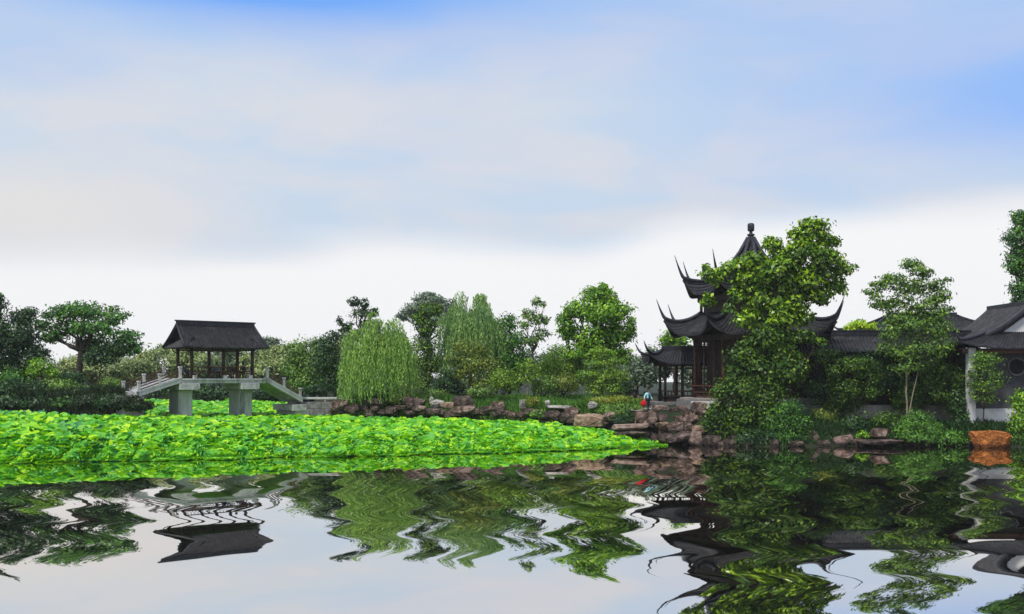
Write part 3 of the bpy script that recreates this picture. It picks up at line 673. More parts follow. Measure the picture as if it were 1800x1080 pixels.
def ring_wall(xa, xb, za, zb, cx, cz, r, y, th):       # wall panel with a round opening
    mb = MB(); n = 40; vs = []
    for yy in (y, y+th):
        for k in range(n):
            a = 2*math.pi*k/n; c_, s_ = math.cos(a), math.sin(a); vs.append((cx+r*c_, yy, cz+r*s_))
        for k in range(n):
            a = 2*math.pi*k/n; c_, s_ = math.cos(a), math.sin(a)
            tx = ((xb-cx) if c_ > 0 else (xa-cx))/c_ if abs(c_) > 1e-6 else 1e9; tz = ((zb-cz) if s_ > 0 else (za-cz))/s_ if abs(s_) > 1e-6 else 1e9
            q = min(tx, tz); vs.append((cx+q*c_, yy, cz+q*s_))
    fs = []
    for k in range(n):
        j = (k+1) % n; fs += [(k, j, n+j, n+k), (2*n+k, 3*n+k, 3*n+j, 2*n+j), (k, 2*n+k, 2*n+j, j)]
    mb.add(vs, fs); return mb
xa = x0+.6
ring_wall(xa, xa+7.6, 2.75, 7.4, P(1785, 0, 81.5).x, P(0, 645, 81.5).z, .62, 81.3, .25).build('wall_panel', M['greywall'], hl)
mb = MB(); cx, cz = P(1785, 0, 81.5).x, P(0, 645, 81.5).z
mb.tube([(cx+.68*math.cos(k/24*2*math.pi), 81.27, cz+.68*math.sin(k/24*2*math.pi)) for k in range(25)], .07, 6); mb.build('window_frame', M['brick'], hl)
mb = MB(); mb.box((xa+3.8, 81.22, 2.15), (7.6, .36, 1.2)); mb.build('dado', M['plaster'], hl, .02)
mb = MB(); mb.box((xa+3.7, 80.9, 1.25), (9.0, 1.4, .66)); mb.build('plinth', M['dullplaster'], hl, .03)
mb = MB(); mb.box((HX, 84.0, 7.46), (11.5, 7.0, .1)); mb.build('ceiling', M['wood'], hl)
mb = MB(); mb.box((HX, 87.7, 4.4), (11.4, .2, 6.0)); mb.build('rear_wall', M['greywall'], hl)
for k in range(2):
    mb = MB(); mb.box((HX, 80.6+k*6.8, 7.28), (11.6, .2, .34)); mb.build('beam', M['redwood'], hl)
mb = MB(); mb.tube([(x0+5.4, 80.6, 1.4), (x0+5.4, 80.6, 7.3)], .15, 10); mb.build('column', M['wood'], hl)

# roof peak showing behind the sapling
bh = P(1560, 640, 108)
rh = thing('rear_hall', 'dark swept hall roof peeping up behind the slender sapling', 'hall', (bh.x, 108, 1.5))
hip_roof(rh, (bh.x+3.6, 108), 7.2, 4.2, 3.6, 9.7, 11.7, .7)
mb = MB(); mb.box((bh.x+3.6, 108, 5.5), (10, 5.4, 8.2)); mb.build('wall', M['dullplaster'], rh)

# ------------------------------------------------------------------ rocks
def rock_mesh(seed, sx, sy, sz, jag=0.22, flat=False):
    r_ = random.Random(seed); bm = bmesh.new()
    for i in range(26 if not flat else 20):
        v = Vector((r_.uniform(-1, 1), r_.uniform(-1, 1), r_.uniform(-1, 1)))
        m_ = max(abs(v.x), abs(v.y), abs(v.z)); v = v/m_*r_.uniform(1-jag, 1.0); v = v.lerp(v.normalized()*1.15, .28 if jag > .15 else .06)
        bm.verts.new((v.x*sx, v.y*sy, v.z*sz))
    ret = bmesh.ops.convex_hull(bm, input=bm.verts[:])
    bmesh.ops.delete(bm, geom=[e for e in ret['geom_interior'] if isinstance(e, bmesh.types.BMVert)], context='VERTS')
    bmesh.ops.bevel(bm, geom=bm.edges[:], offset=min(sx, sy, sz)*.1, segments=2, profile=.6, affect='EDGES', clamp_overlap=True)
    bmesh.ops.triangulate(bm, faces=[f for f in bm.faces if len(f.verts) > 4])
    bmesh.ops.subdivide_edges(bm, edges=bm.edges[:], cuts=1)
    for v in bm.verts:
        n = mnoise.noise_vector(v.co*2.2+Vector((seed, 0, 0))); v.co += n*min(sx, sy, sz)*.2
        n = mnoise.noise_vector(v.co*6+Vector((0, seed, 0))); v.co += n*min(sx, sy, sz)*.1
    me = bpy.data.meshes.new('rock'); bm.to_mesh(me); bm.free(); return me
_rs = [100]
def rock(px, py, wp, hp, d, mk, label, group='rocks along the pond edge', jag=.22, deep=1.0, rz=None, name='rock'):
    _rs[0] += 1; k = d/FP; c = P(px, py, d)
    me = rock_mesh(_rs[0], wp*k/2*1.06, max(wp*.7, hp)*k/2*deep, hp*k/2*1.08, jag)
    o = link_mesh(name, me, M[mk], None, c); o.rotation_euler = (random.Random(_rs[0]).uniform(-.06, .06), random.Random(_rs[0]+1).uniform(-.07, .07), rz if rz is not None else random.Random(_rs[0]+2).uniform(-.3, .3))
    return tag(o, label, 'rock', group)
RD = 'rock_red'; DK = 'rock_dark'; PK = 'rock_pink'; TN = 'rock_tan'; PL = 'rock_pale'
for a in [
 (598, 713, 30, 18, 90, RD, 'rounded reddish rock at the end of the retaining wall under the willow'),
 (658, 706, 34, 14, 89.6, DK, 'dark mossy rock under the hanging willow strands'),
 (728, 708, 40, 20, 89, DK, 'broad dark mound of rock just right of the willow'),
 (769, 711, 24, 14, 88.5, PL, 'grey lying stone behind the small white upright stone'),
 (786, 713, 22, 12, 88.2, TN, 'tan rock just left of the big dark red block'),
 (815, 706, 38, 20, 88.6, DK, 'big flat topped dark red block standing tallest on the bank edge'),
 (817, 721, 42, 14, 87.6, RD, 'wide reddish stone carrying the tall dark red block'),
 (875, 714, 22, 16, 88, RD, 'round brown boulder right of the big dark red block'),
 (976, 731, 30, 16, 85, DK, 'dark stone with a pale flat top next to lotus leaves'),
 (1003, 727, 26, 20, 85.4, RD, 'reddish rock between the dark pale topped stone and the long tan block'),
 (1037, 738, 56, 22, 83.2, TN, 'long tan stone block with straight top edge'),
 (1071, 732, 22, 16, 83.6, PK, 'tilted pinkish block right of the long tan block'),
 (1136, 740, 40, 32, 81.4, RD, 'large rounded red boulder below the woman in the blue jacket'),
 (1160, 719, 30, 12, 83.2, PK, 'flat greyish pink slab beside the path right of the woman'),
 (1160, 734, 26, 14, 82, DK, 'dark rock under the flat greyish pink slab'),
 (1186, 722, 22, 13, 82.4, DK, 'dark brown block at the foot of the gallery'),
 (1209, 730, 22, 24, 81.3, RD, 'upright brown block below the white plinth'),
 (1230, 714, 30, 15, 81.8, PK, 'pale pink block directly under the white plinth'),
 (1229, 735, 20, 22, 81.1, PK, 'pinkish upright rock touching the vine foliage'),
 (1108, 750, 66, 11, 80.6, PK, 'long flat pink ledge at the tip of the lotus bed'),
 (1110, 763, 56, 10, 80.0, DK, 'low dark slab under the flat pink ledge'),
 (1164, 749, 24, 14, 80.4, TN, 'tan rock right of the large round red boulder'),
 (1187, 751, 27, 18, 79.9, RD, 'flat topped dark red block above the stone steps'),
 (1208, 748, 20, 17, 80, RD, 'orange tinted wedge of rock beside the flat topped red block'),
 (1196, 769, 50, 20, 79.0, DK, 'low stepped dark rock at the waterline below the pagoda'),
 (1169, 772, 24, 20, 79.3, DK, 'dark rock at the water right of the last lotus leaves'),
 (1222, 773, 22, 26, 78.5, PK, 'upright pink stone standing at the waterline'),
 (1252, 776, 34, 20, 78.2, DK, 'dark brown rock at the waterline under the vine bush'),
 (1229, 755, 24, 15, 79.6, TN, 'tan rock stacked above the upright pink waterline stone'),
 (1428, 770, 28, 24, 78.4, RD, 'reddish rock at the waterline under the fine leaved bush'),
 (1480, 774, 38, 20, 78.2, PK, 'pale square stone at the waterline in the right bank grass'),
 (1549, 763, 36, 18, 78.0, RD, 'pinkish red block sitting on the flat waterline slab'),
 (1544, 777, 78, 8, 77.6, DK, 'thin flat slab lying at the waterline'),
 (1741, 774, 62, 30, 76.6, 'rock_orange', 'bright orange rock at the waterline below the hall'),
]: rock(*a, jag=.1 if a[5] == 'rock_orange' else .22)
for a in [
 (759, 704, 8, 14, 88.9, PL, 'small white upright stone left of the big dark red block', 9),
 (918, 711, 13, 17, 87, PL, 'pale jagged upright stone beside the golden shrub', 5),
 (962, 711, 8, 15, 86.2, PL, 'thin pale upright stone at the end of the long bench slab', 5),
 (1041, 713, 20, 14, 85, PL, 'pale jagged stone in the grass above the long tan block', 5)]:
    rock(*a[:7], group='pale standing stones on the bank', jag=.5)
o = rock(985, 716, 46, 6, 86, PL, 'long low grey slab laid like a bench on the bank', group='pale standing stones on the bank', rz=0.0)
rr_ = random.Random(5)
for i in range(46):                            # filling rocks of the stacked edge
    px = 588+i*10.4+rr_.uniform(-4, 4)
    if px > 1068: break
    X_ = (px-900)/FP*87
    yy = np.interp(X_, [-15.5, -13.5, -8, 0, 5, 9], [90.2, 89.1, 88.1, 86.1, 83.9, 81.7])+rr_.uniform(.1, .9)
    sz_ = rr_.uniform(13, 27); py = np.interp(px, [588, 900, 1070], [722, 724, 748])+rr_.uniform(-6, 5)
    rock(px, py, sz_, rr_.uniform(9, 14), yy, rr_.choice([DK, DK, DK, RD, RD]), 'small reddish brown rock in the stacked edge behind the lotus', group='small rocks of the stacked edge')
for i in range(16):                            # lower course down to the water on the right part
    px = 1000+i*11+rr_.uniform(-4, 4); X_ = (px-900)/FP*81
    yy = np.interp(X_, [0, 5, 9, 12.5, 16], [86.2, 84.0, 81.8, 79.6, 78.3])+.1
    rock(px, 662+FP*(HC-.35)/yy+rr_.uniform(-5, 3), rr_.uniform(20, 32), rr_.uniform(16, 24), yy, rr_.choice([DK, DK, RD]), 'dark wet rock at the foot of the bank by the lotus tip', group='wet rocks at the foot of the bank')
for i in range(13):
    px = 1275+i*40+rr_.uniform(-12, 12)
    X_ = (px-900)/FP*78; yy = float(np.interp(X_, [16, 19, 24, 30, 35, 38], [77.8, 77.0, 77.6, 78.4, 77.6, 76.4]))+.35
    rock(px, 662+FP*(HC-.15)/yy, rr_.uniform(18, 34), rr_.uniform(12, 20), yy, rr_.choice([DK, DK, RD]), 'dark half hidden rock along the overgrown right bank', group='dark rocks along the right bank')

n_ = 0
while n_ < 30:                                 # loose rocks stepping down from the pagoda terrace to the water
    x_, y_ = rr_.uniform(10.2, 17.2), rr_.uniform(77.3, 82.4)
    sd_ = float(pond_sd(np.array([x_]), np.array([y_]))[0])
    if not 0.1 < sd_ < 3.2: continue
    n_ += 1; z_ = gz(x_, y_)+rr_.uniform(.0, .18); k_ = FP/y_
    rock(900+x_*k_, HY-(z_-HC)*k_, rr_.uniform(14, 28), rr_.uniform(10, 18), y_, rr_.choice([DK, DK, RD, TN]), 'loose brown rock on the slope below the pagoda terrace', group='loose rocks below the pagoda terrace', jag=.34)
# ------------------------------------------------------------------ lotus field
def front_y(x): return np.interp(x, [-60, -31, -20, -11, 0, 6, 11.5], [62.5, 63, 65.3, 68.3, 71.5, 74.6, 78.2])+.45*np.sin(x*.83+np.sin(x*.31)*2)+.4*np.sin(x*2.1+np.sin(x*.7)*2)+.3*np.sin(x*4.7+1)
def lotus_bed(name, label, n, xr, yr, material, keep, seed):
    r_ = np.random.default_rng(seed)
    x = r_.uniform(*xr, n); y = front_y(x)+(yr[1]-yr[0])*r_.random(n)**1.8
    ex = r_.uniform(*xr, n//9); x = np.concatenate([x, ex]); y = np.concatenate([y, front_y(ex)-.5+3.0*r_.random(n//9)])   # leaves down to the water along the open edge
    s = pond_sd(x, y); fy = front_y(x); k = (s < -.25) & (y > fy-.6) & (x < 11.8) & keep(x, y); x, y, s, fy = x[k], y[k], s[k], fy[k]
    top = np.interp(x, [-45, -32, -27, -15, -5, 2, 6, 9, 11.8], [2.3, 2.1, 1.82, 1.6, 1.5, 1.42, 1.2, .9, .55])
    ed = np.clip((y-fy-.3+.9*np.sin(x*1.7+np.sin(x*.9)*2)*np.sin(x*.53+1))/3.6, 0, 1)
    rise = .55+.45*np.clip((y-fy)/14, 0, 1); ed = ed**.8
    z = top*rise*ed*(.74+.34*r_.random(len(x)))+.05+(.10*np.sin(x*.8)*np.sin(y*.9+x*.2)+.10*np.sin(x*2.3+y)*np.sin(y*2.1-x*.6))*ed
    z = np.maximum(z, .04); m = len(x)
    rad = (.14+.24*r_.random(m)**1.4)*np.interp(x, [2, 12], [1, .85])
    tilt = unit(np.stack([r_.normal(0, .34, m), r_.normal(-.2, .38, m), np.ones(m)], -1)); fr = (y-fy < 1.3) & (z > .15); tilt[fr, 1] -= .35*r_.random(fr.sum()); tilt = unit(tilt); tilt[z < .15] = (0, 0, 1)
    a = unit(np.cross(tilt, unit(r_.normal(size=(m, 3))))); b = np.cross(tilt, a)
    K = 9; th = np.arange(K)*2*np.pi/K; V = np.empty((m, K+1, 3)); c0 = np.stack([x, y, z], -1)
    V[:, 0] = c0-tilt*(rad*.22)[:, None]
    wav = r_.normal(0, .13, (m, K)); rw = 1+r_.normal(0, .08, (m, K))
    for j in range(K): V[:, j+1] = c0+(a*math.cos(th[j])+b*math.sin(th[j]))*(rad*rw[:, j])[:, None]+tilt*(rad*wav[:, j])[:, None]
    idx = np.arange(m)[:, None]*(K+1); F = np.concatenate([np.stack([idx[:, 0], idx[:, 0]+1+j, idx[:, 0]+1+(j+1) % K], -1) for j in range(K)])
    V = V.reshape(-1, 3)
    # stalks where the bed's edge shows them
    q = np.where((y-fy < 3.5) & (z > .3))[0]; nb = len(V); q2 = len(q)
    w_ = .011; b0 = np.stack([x[q], y[q], np.full(q2, -.3)], -1)+r_.normal(0, .1, (q2, 3))*[1, 1, 0]; t0 = c0[q]-tilt[q]*(rad[q]*.2)[:, None]
    SV = np.stack([b0-[w_, 0, 0], b0+[w_, 0, 0], t0], 1).reshape(-1, 3); SF = nb+np.arange(q2*3).reshape(q2, 3)
    o = quadmesh(name, np.concatenate([V, SV]), np.concatenate([F, SF]), material)
    return tag(o, label, 'lotus', kind='stuff')
def tealzone(x, y): return np.sin(x*.45+y*.3)*.5+np.interp(x, [-45, -34, -26], [1.0, .6, -.4])*(y > 78)
rz_ = np.random.default_rng(3)
lotus_bed('lotus_bed', 'bright green lotus leaves crowding the pond in front of the bridge', 150000, (-52, 12), (74, 150), L['lotus'], lambda x, y: (tealzone(x, y)+rz_.normal(0, .35, len(x)) < .72), 11)
lotus_bed('lotus_bed', 'bluish darker lotus leaves mixed in below the left bank', 36000, (-52, 12), (74, 110), L['lotus_teal'], lambda x, y: (tealzone(x, y)+rz_.normal(0, .35, len(x)) > .68), 12)

# ------------------------------------------------------------------ ground cover
def blades(name, label, cat, n, region, h, material, wid=.035, lean=.35, seed=1):
    r_ = np.random.default_rng(seed); x = r_.uniform(region[0], region[1], n); y = r_.uniform(region[2], region[3], n)
    s = pond_sd(x, y); k = s > region[4]
    if len(region) > 5: k &= region[5](x, y)
    x, y = x[k], y[k]; z = land_z(x, y); m = len(x); hh = h*(.5+.8*r_.random(m))*(1+.35*np.sin(x*1.1+y*.5)*np.sin(y*1.3))
    b = np.stack([x, y, z-.03], -1); a = r_.uniform(0, 2*np.pi, m); side = np.stack([np.cos(a), np.sin(a), 0*a], -1)*(wid*(.6+.8*r_.random(m)))[:, None]
    ln = r_.normal(0, lean, (m, 2))*hh[:, None]; mid = b+np.stack([ln[:, 0]*.3, ln[:, 1]*.3, hh*.6], -1); tip = b+np.stack([ln[:, 0], ln[:, 1], hh], -1)
    V = np.stack([b-side, b+side, mid+side*.7, tip, mid-side*.7], 1).reshape(-1, 3); F = np.arange(m*5).reshape(m, 5)
    return tag(quadmesh(name, V, F, material), label, cat, kind='stuff')
onpath = lambda x, y: np.abs(y-np.interp(x, [p[0] for p in pth], [p[1] for p in pth])) > .9
blades('grass', 'tall green grass covering the middle bank under the trees', 'grass', 60000, (-16, 11, 84, 100, 1.4, onpath), .62, L['grass'], .04, .4, 21)
blades('grass', 'rough grass and weeds fringing the right bank', 'grass', 30000, (18, 48, 76, 86, .15), .6, L['dark_grass'], .035, .4, 22)
blades('reeds', 'dark brownish reeds and weeds at the foot of the left bank', 'reeds', 52000, (-62, -30, 80, 93, .1), .7, L['reed'], .045, .35, 23)

# ------------------------------------------------------------------ trees and shrubs
# left bank
tree('spreading_tree', 'wide spreading tree with layered bright crown on the left bank', 'tree', (140, 678), 97,
     [(150, 545, 46, 20), (105, 552, 36, 16), (195, 556, 34, 18), (125, 575, 46, 17, 1), (175, 578, 46, 18, -1), (222, 595, 30, 18), (95, 590, 32, 16), (205, 615, 30, 16, 1), (240, 612, 14, 12), (75, 572, 16, 12), (150, 600, 40, 14, 2)],
     .36, 34, L['spread'], .33, fork=(142, 618), depth=.8, sub=18, tight=.2)
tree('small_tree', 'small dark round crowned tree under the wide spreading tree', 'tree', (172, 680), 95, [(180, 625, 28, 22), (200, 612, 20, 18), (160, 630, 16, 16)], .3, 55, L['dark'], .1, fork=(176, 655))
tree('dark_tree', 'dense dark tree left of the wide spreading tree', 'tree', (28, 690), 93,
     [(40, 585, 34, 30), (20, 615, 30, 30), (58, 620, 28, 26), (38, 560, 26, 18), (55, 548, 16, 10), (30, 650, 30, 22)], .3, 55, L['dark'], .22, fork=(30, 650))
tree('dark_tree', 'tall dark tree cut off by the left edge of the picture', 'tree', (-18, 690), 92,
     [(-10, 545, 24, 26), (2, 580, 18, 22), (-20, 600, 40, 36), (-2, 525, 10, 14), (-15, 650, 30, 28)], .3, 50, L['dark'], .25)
shrub('yellow green young bush on the left bank between dark trunks', (72, 680), 91, [(72, 645, 24, 18), (58, 655, 16, 14), (92, 655, 12, 12)], .26, 60, L['bright'])
shrub('clipped round dome bush at the left end of the bridge', (196, 690), 87, [(196, 675, 18, 15), (188, 680, 14, 12), (205, 680, 12, 11)], .13, 230, L['mid'], tight=.2, shell=.8)
for i, (px, py, rx, ry, dd, lab, m_) in enumerate([
 (12, 690, 34, 26, 88, 'dark low bush at the left edge above the reeds', 'dark'),
 (62, 688, 36, 24, 89.5, 'dark bush below the yellow green young bush', 'dark'),
 (112, 684, 34, 20, 89, 'broad leafed green bush at the foot of the wide spreading tree', 'mid'),
 (152, 690, 30, 18, 88, 'dark bush beside the clipped round dome bush', 'dark'),
 (20, 665, 26, 18, 90, 'leafy green bush in front of the cut off left tree', 'spread'),
 (120, 664, 26, 14, 92, 'dark bush around the trunk of the wide spreading tree', 'dark')]):
    shrub(lab, (px, py+ry), dd, [(px, py, rx, ry), (px-rx*.5, py+ry*.4, rx*.6, ry*.6), (px+rx*.5, py+ry*.3, rx*.6, ry*.7)], .24, 75, L[m_], group='bushes on the left bank')
for px, py, rx, ry, dd, lab, m_ in [
 (226, 704, 26, 15, 80.0, 'dark weedy bush burying the left end of the bridge', 'reed'),
 (250, 712, 22, 11, 80.2, 'low reddish weeds just left of the first bridge pier', 'reed'),
 (20, 706, 34, 13, 85.6, 'dark weedy bush row end at the left edge above the lotus', 'dark'),
 (72, 707, 34, 12, 85.6, 'dark broad weedy bush above the lotus below the yellow green bush', 'dark'),
 (122, 707, 32, 12, 84.6, 'dark green weedy bush above the lotus below the spreading tree', 'spread'),
 (165, 704, 30, 13, 83.2, 'brownish weedy bush above the lotus below the clipped dome bush', 'reed'),
 (196, 706, 28, 14, 80.6, 'dark weedy bush between the reeds and the bridge ramp', 'dark')]:
    shrub(lab, (px, py+ry), dd, [(px, py, rx, ry), (px-rx*.5, py+ry*.4, rx*.6, ry*.6), (px+rx*.5, py+ry*.3, rx*.6, ry*.7)], .24, 75, L[m_], group='bushes on the left bank')
# behind and right of the bridge
tree('tree', 'soft green rounded tree behind the right bridge ramp', 'tree', (530, 700), 110, [(525, 615, 26, 20), (545, 640, 34, 28), (515, 645, 22, 26), (560, 610, 22, 18), (535, 670, 30, 20)], .3, 50, L['mid'], .16)
tree('tree', 'darker leaning tree between the willow and the bridge ramp', 'tree', (570, 700), 104, [(580, 605, 22, 18), (595, 640, 26, 30), (572, 635, 24, 30), (590, 590, 16, 12), (585, 672, 28, 22)], .28, 48, L['dark'], .15)
shrub('round dark bush at the end of the right bridge ramp', (553, 698), 96, [(550, 686, 16, 12), (560, 686, 16, 11)], .18, 130, L['dark'], tight=.2, shell=.75)
willow('big weeping willow with light green strands hanging to the rocks', (668, 712), 91.5, 597, 737, 572, 712, 40, 760, L['willow'], .27, .32)
tree('pine_tree', 'dark open topped tree rising behind the big weeping willow', 'tree', (640, 690), 104,
     [(622, 530, 14, 9), (640, 535, 12, 10), (635, 552, 22, 10), (655, 552, 12, 6), (648, 570, 24, 10), (598, 565, 7, 9), (604, 578, 10, 9), (612, 575, 10, 10), (660, 545, 8, 5), (630, 590, 30, 14)],
     .27, 58, L['dark'], .16, fork=(632, 590), depth=.7, sub=9, tight=.24)
tree('tall_tree', 'pale hazy round headed tree far behind the ivy clad trunk', 'tree', (755, 670), 190,
     [(755, 528, 30, 16), (730, 545, 26, 16), (785, 540, 24, 18), (712, 555, 18, 10), (760, 560, 34, 18), (792, 562, 18, 16)], .5, 26, L['hazed_blue'], .35, fork=(752, 600), sub=16, tight=.2)
tree('ivy_tree', 'ivy clad columnar tree with yellow green top and dark sides', 'tree', (748, 700), 98,
     [(752, 545, 22, 14), (768, 545, 14, 12), (738, 560, 18, 16), (750, 575, 22, 18), (742, 605, 24, 22), (750, 640, 22, 24), (745, 670, 22, 20)], .26, 62, L['vine'], .2, limbs=False, depth=1)
willow('paler second willow between the ivy clad tree and the tall thin tree', (828, 700), 101, 762, 898, 530, 690, 50, 680, L['willow_far'], .28, .26)
tree('tree', 'yellow leaved small tree in front of the paler willow', 'tree', (822, 702), 93,
     [(815, 610, 20, 16), (842, 612, 22, 16), (800, 630, 18, 14), (830, 640, 30, 20), (858, 640, 20, 18), (812, 655, 18, 14), (848, 668, 24, 16)], .26, 42, L['yellow'], .12)
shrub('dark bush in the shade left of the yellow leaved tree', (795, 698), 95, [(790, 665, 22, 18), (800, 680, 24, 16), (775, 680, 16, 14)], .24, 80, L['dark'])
tree('dark_tree', 'dark broadleaf tree between the paler willow and the tall thin tree', 'tree', (895, 700), 100,
     [(895, 570, 20, 16), (905, 600, 28, 22), (888, 625, 24, 24), (915, 640, 28, 26), (895, 665, 28, 22)], .28, 58, L['spread'], .18)
tree('tall_tree', 'tall thin tree with tufted crown left of the big round tree', 'tree', (938, 705), 94,
     [(942, 530, 12, 9), (955, 535, 8, 7), (930, 552, 16, 11), (946, 560, 18, 13), (925, 572, 14, 10), (950, 588, 18, 12), (932, 600, 16, 11), (960, 565, 8, 7)],
     .27, 46, L['mid'], .11, fork=(936, 620), sub=9, tight=.24)
tree('sapling', 'slim pale stemmed sapling right beside the tall thin tree', 'tree', (926, 706), 91, [(928, 645, 22, 16), (938, 660, 18, 14), (918, 665, 14, 12)], .24, 34, L['feather'], .05, bark='palebark')
tree('round_tree', 'big round bright green tree left of the pagoda', 'tree', (1045, 700), 98,
     [(1045, 520, 32, 18), (1070, 525, 20, 18), (1015, 545, 30, 20), (1050, 550, 40, 24, -1), (1085, 550, 28, 22), (1000, 580, 26, 22), (1040, 590, 40, 26), (1085, 590, 34, 28), (1108, 575, 12, 20), (990, 560, 14, 12), (1060, 620, 40, 24), (1015, 620, 28, 22), (1095, 625, 20, 18), (1060, 505, 12, 8)],
     .36, 46, L['bright'], .35, fork=(1048, 640), depth=.9, sub=18, tight=.2)
tree('feathery_tree', 'small feathery yellow green tree in front of the big round tree', 'tree', (1057, 716), 89,
     [(1060, 620, 14, 14), (1045, 640, 22, 16), (1078, 640, 20, 16), (1030, 660, 22, 14), (1060, 662, 28, 16), (1088, 662, 20, 16), (1045, 684, 24, 12), (1075, 684, 24, 12)], .2, 75, L['feather'], .11, fork=(1058, 670), flat=.5)
for px, py, rx, ry, dd, lab, m_ in [
 (885, 668, 24, 22, 91, 'feathery green shrub right of the yellow leaved tree', 'feather'),
 (975, 645, 30, 30, 97, 'large loose shrub between the tall thin tree and the big round tree', 'feather'),
 (990, 672, 28, 20, 93, 'brownish green shrub left of the small feathery tree', 'yellow'),
 (955, 676, 22, 18, 92, 'low green shrub behind the tall thin trunk', 'mid'),
 (1010, 640, 22, 26, 99, 'dark shrub filling under the big round tree', 'mid'),
 (1095, 680, 22, 20, 94, 'dark shrub right of the small feathery tree', 'dark'),
 (845, 688, 24, 12, 92, 'low olive shrub under the yellow leaved tree', 'mid'),
 (760, 690, 26, 10, 93, 'low green shrub at the foot of the ivy clad tree', 'mid'),
 (705, 700, 30, 12, 90.4, 'low mossy green shrub right of the big willow', 'yellow')]:
    shrub(lab, (px, py+ry), dd, [(px, py, rx, ry), (px-rx*.5, py+ry*.3, rx*.6, ry*.7), (px+rx*.5, py+ry*.3, rx*.6, ry*.7)], .22, 70, L[m_], group='shrubs on the middle bank')
shrub('small golden shrub beside the pale jagged stone', (937, 716), 86.6, [(932, 703, 10, 7), (942, 704, 10, 7), (936, 709, 14, 6)], .15, 130, L['gold'], group='shrubs on the middle bank')
shrub('low golden topped hedge in the grass left of the woman', (1085, 716), 86.4, [(1060, 704, 26, 8), (1092, 702, 26, 8), (1118, 706, 14, 8)], .17, 130, L['gold'], cat='hedge', name='hedge')
shrub('dark green hedge just left of the woman above the rocks', (1100, 728), 84.4, [(1072, 720, 24, 11), (1098, 718, 26, 11), (1120, 722, 14, 10), (1090, 727, 26, 10)], .17, 140, L['mid'], cat='hedge', name='hedge')
shrub('dark green low shrub right of the long tan block', (1085, 742), 82.6, [(1088, 737, 18, 9), (1106, 736, 14, 9)], .17, 120, L['dark'], cat='shrub', group='shrubs on the middle bank')
shrub('tuft of weeds growing between rocks behind the lotus', (955, 732), 85.4, [(952, 727, 14, 8), (938, 728, 10, 7)], .17, 110, L['mid'], group='shrubs on the middle bank')
for px, py, d_, bl, m_, lab in [
 (700, 690, 108, [(695, 610, 24, 22), (715, 635, 26, 26), (690, 650, 26, 24)], 'mid', 'mid green tree filling the gap between big willow and ivy clad tree'),
 (872, 690, 110, [(868, 570, 22, 16), (880, 600, 24, 24), (862, 630, 26, 24), (885, 645, 24, 24)], 'mid', 'soft green tree at the right flank of the paler willow'),
 (982, 690, 108, [(978, 620, 20, 18), (990, 645, 24, 24), (968, 650, 22, 22)], 'mid', 'loose green tree in the gap right of the tall thin tree'),
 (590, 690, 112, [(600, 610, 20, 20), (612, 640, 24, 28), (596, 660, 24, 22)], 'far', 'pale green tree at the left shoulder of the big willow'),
 (1120, 690, 112, [(1118, 640, 18, 20), (1140, 655, 20, 20), (1105, 660, 18, 18)], 'hazed_blue', 'hazy blue green tree behind the woman in the blue jacket')]:
    tree('tree', lab, 'tree', (px, py), d_, bl, .3, 46, L[m_], .13)
# around the pagoda
tree('tree', 'leafy tree showing behind the gallery roof', 'tree', (1185, 690), 103, [(1180, 595, 20, 14), (1198, 602, 20, 14), (1172, 605, 12, 9)], .32, 55, L['bright'], .15)
tree('glossy_tree', 'large glossy leaved tree growing in front of the pagoda', 'tree', (1352, 770), 79.6,
     [(1432, 402, 30, 22), (1405, 415, 22, 18), (1455, 425, 20, 16), (1395, 445, 26, 20, -1), (1440, 455, 36, 20, -1), (1360, 430, 22, 16), (1330, 455, 26, 16), (1365, 475, 34, 26, -1), (1285, 470, 26, 15), (1255, 485, 26, 14), (1310, 490, 30, 20), (1420, 490, 40, 22, -.6), (1478, 470, 24, 16), (1470, 500, 22, 20), (1440, 520, 28, 18), (1345, 520, 40, 26), (1400, 530, 32, 24), (1300, 520, 22, 16), (1245, 530, 14, 14), (1280, 545, 14, 10), (1320, 560, 32, 22), (1370, 565, 36, 26), (1415, 560, 18, 14), (1240, 470, 10, 7), (1380, 460, 34, 26), (1350, 490, 40, 26), (1390, 500, 40, 30), (1420, 430, 26, 24), (1310, 465, 24, 16), (1440, 480, 30, 20), (1365, 540, 40, 24)],
     .40, 44, L['pagoda'], .22, fork=(1356, 560), depth=.62, sub=15, tight=.22)
tree('climbing_vine', 'dark climbing vine hanging in a column below the glossy leaved tree', 'vine', (1345, 778), 79.0,
     [(1345, 600, 40, 24), (1310, 620, 28, 24), (1375, 620, 32, 26), (1340, 650, 46, 28), (1410, 590, 26, 14, .5), (1440, 600, 20, 9, .4), (1395, 650, 32, 26), (1300, 655, 26, 24)], .32, 62, L['vine'], .12, depth=.5, sub=14)
shrub('big vine covered bush spilling over the rocks below the pagoda', (1300, 780), 78.8,
      [(1275, 690, 26, 22), (1310, 680, 34, 26), (1350, 690, 36, 28), (1260, 725, 22, 24), (1300, 725, 38, 28), (1345, 730, 36, 28), (1290, 758, 34, 18), (1245, 745, 12, 16)], .26, 72, L['vine'], depth=.55)
shrub('dense fine leaved bush at the waterline right of the vine covered bush', (1385, 782), 78.2, [(1385, 722, 34, 22), (1370, 745, 34, 22), (1402, 748, 30, 22), (1385, 768, 40, 14)], .2, 105, L['spread'], depth=.6)
shrub('low dark bush overhanging the water under the vine covered bush', (1320, 784), 78.0, [(1318, 768, 34, 15), (1350, 770, 26, 13)], .22, 95, L['dark'], depth=.7)
shrub('bright lime shrub peeping over the corridor roof', (1515, 590), 95, [(1510, 570, 18, 10), (1530, 574, 16, 9), (1495, 577, 12, 7)], .3, 70, L['lime'])
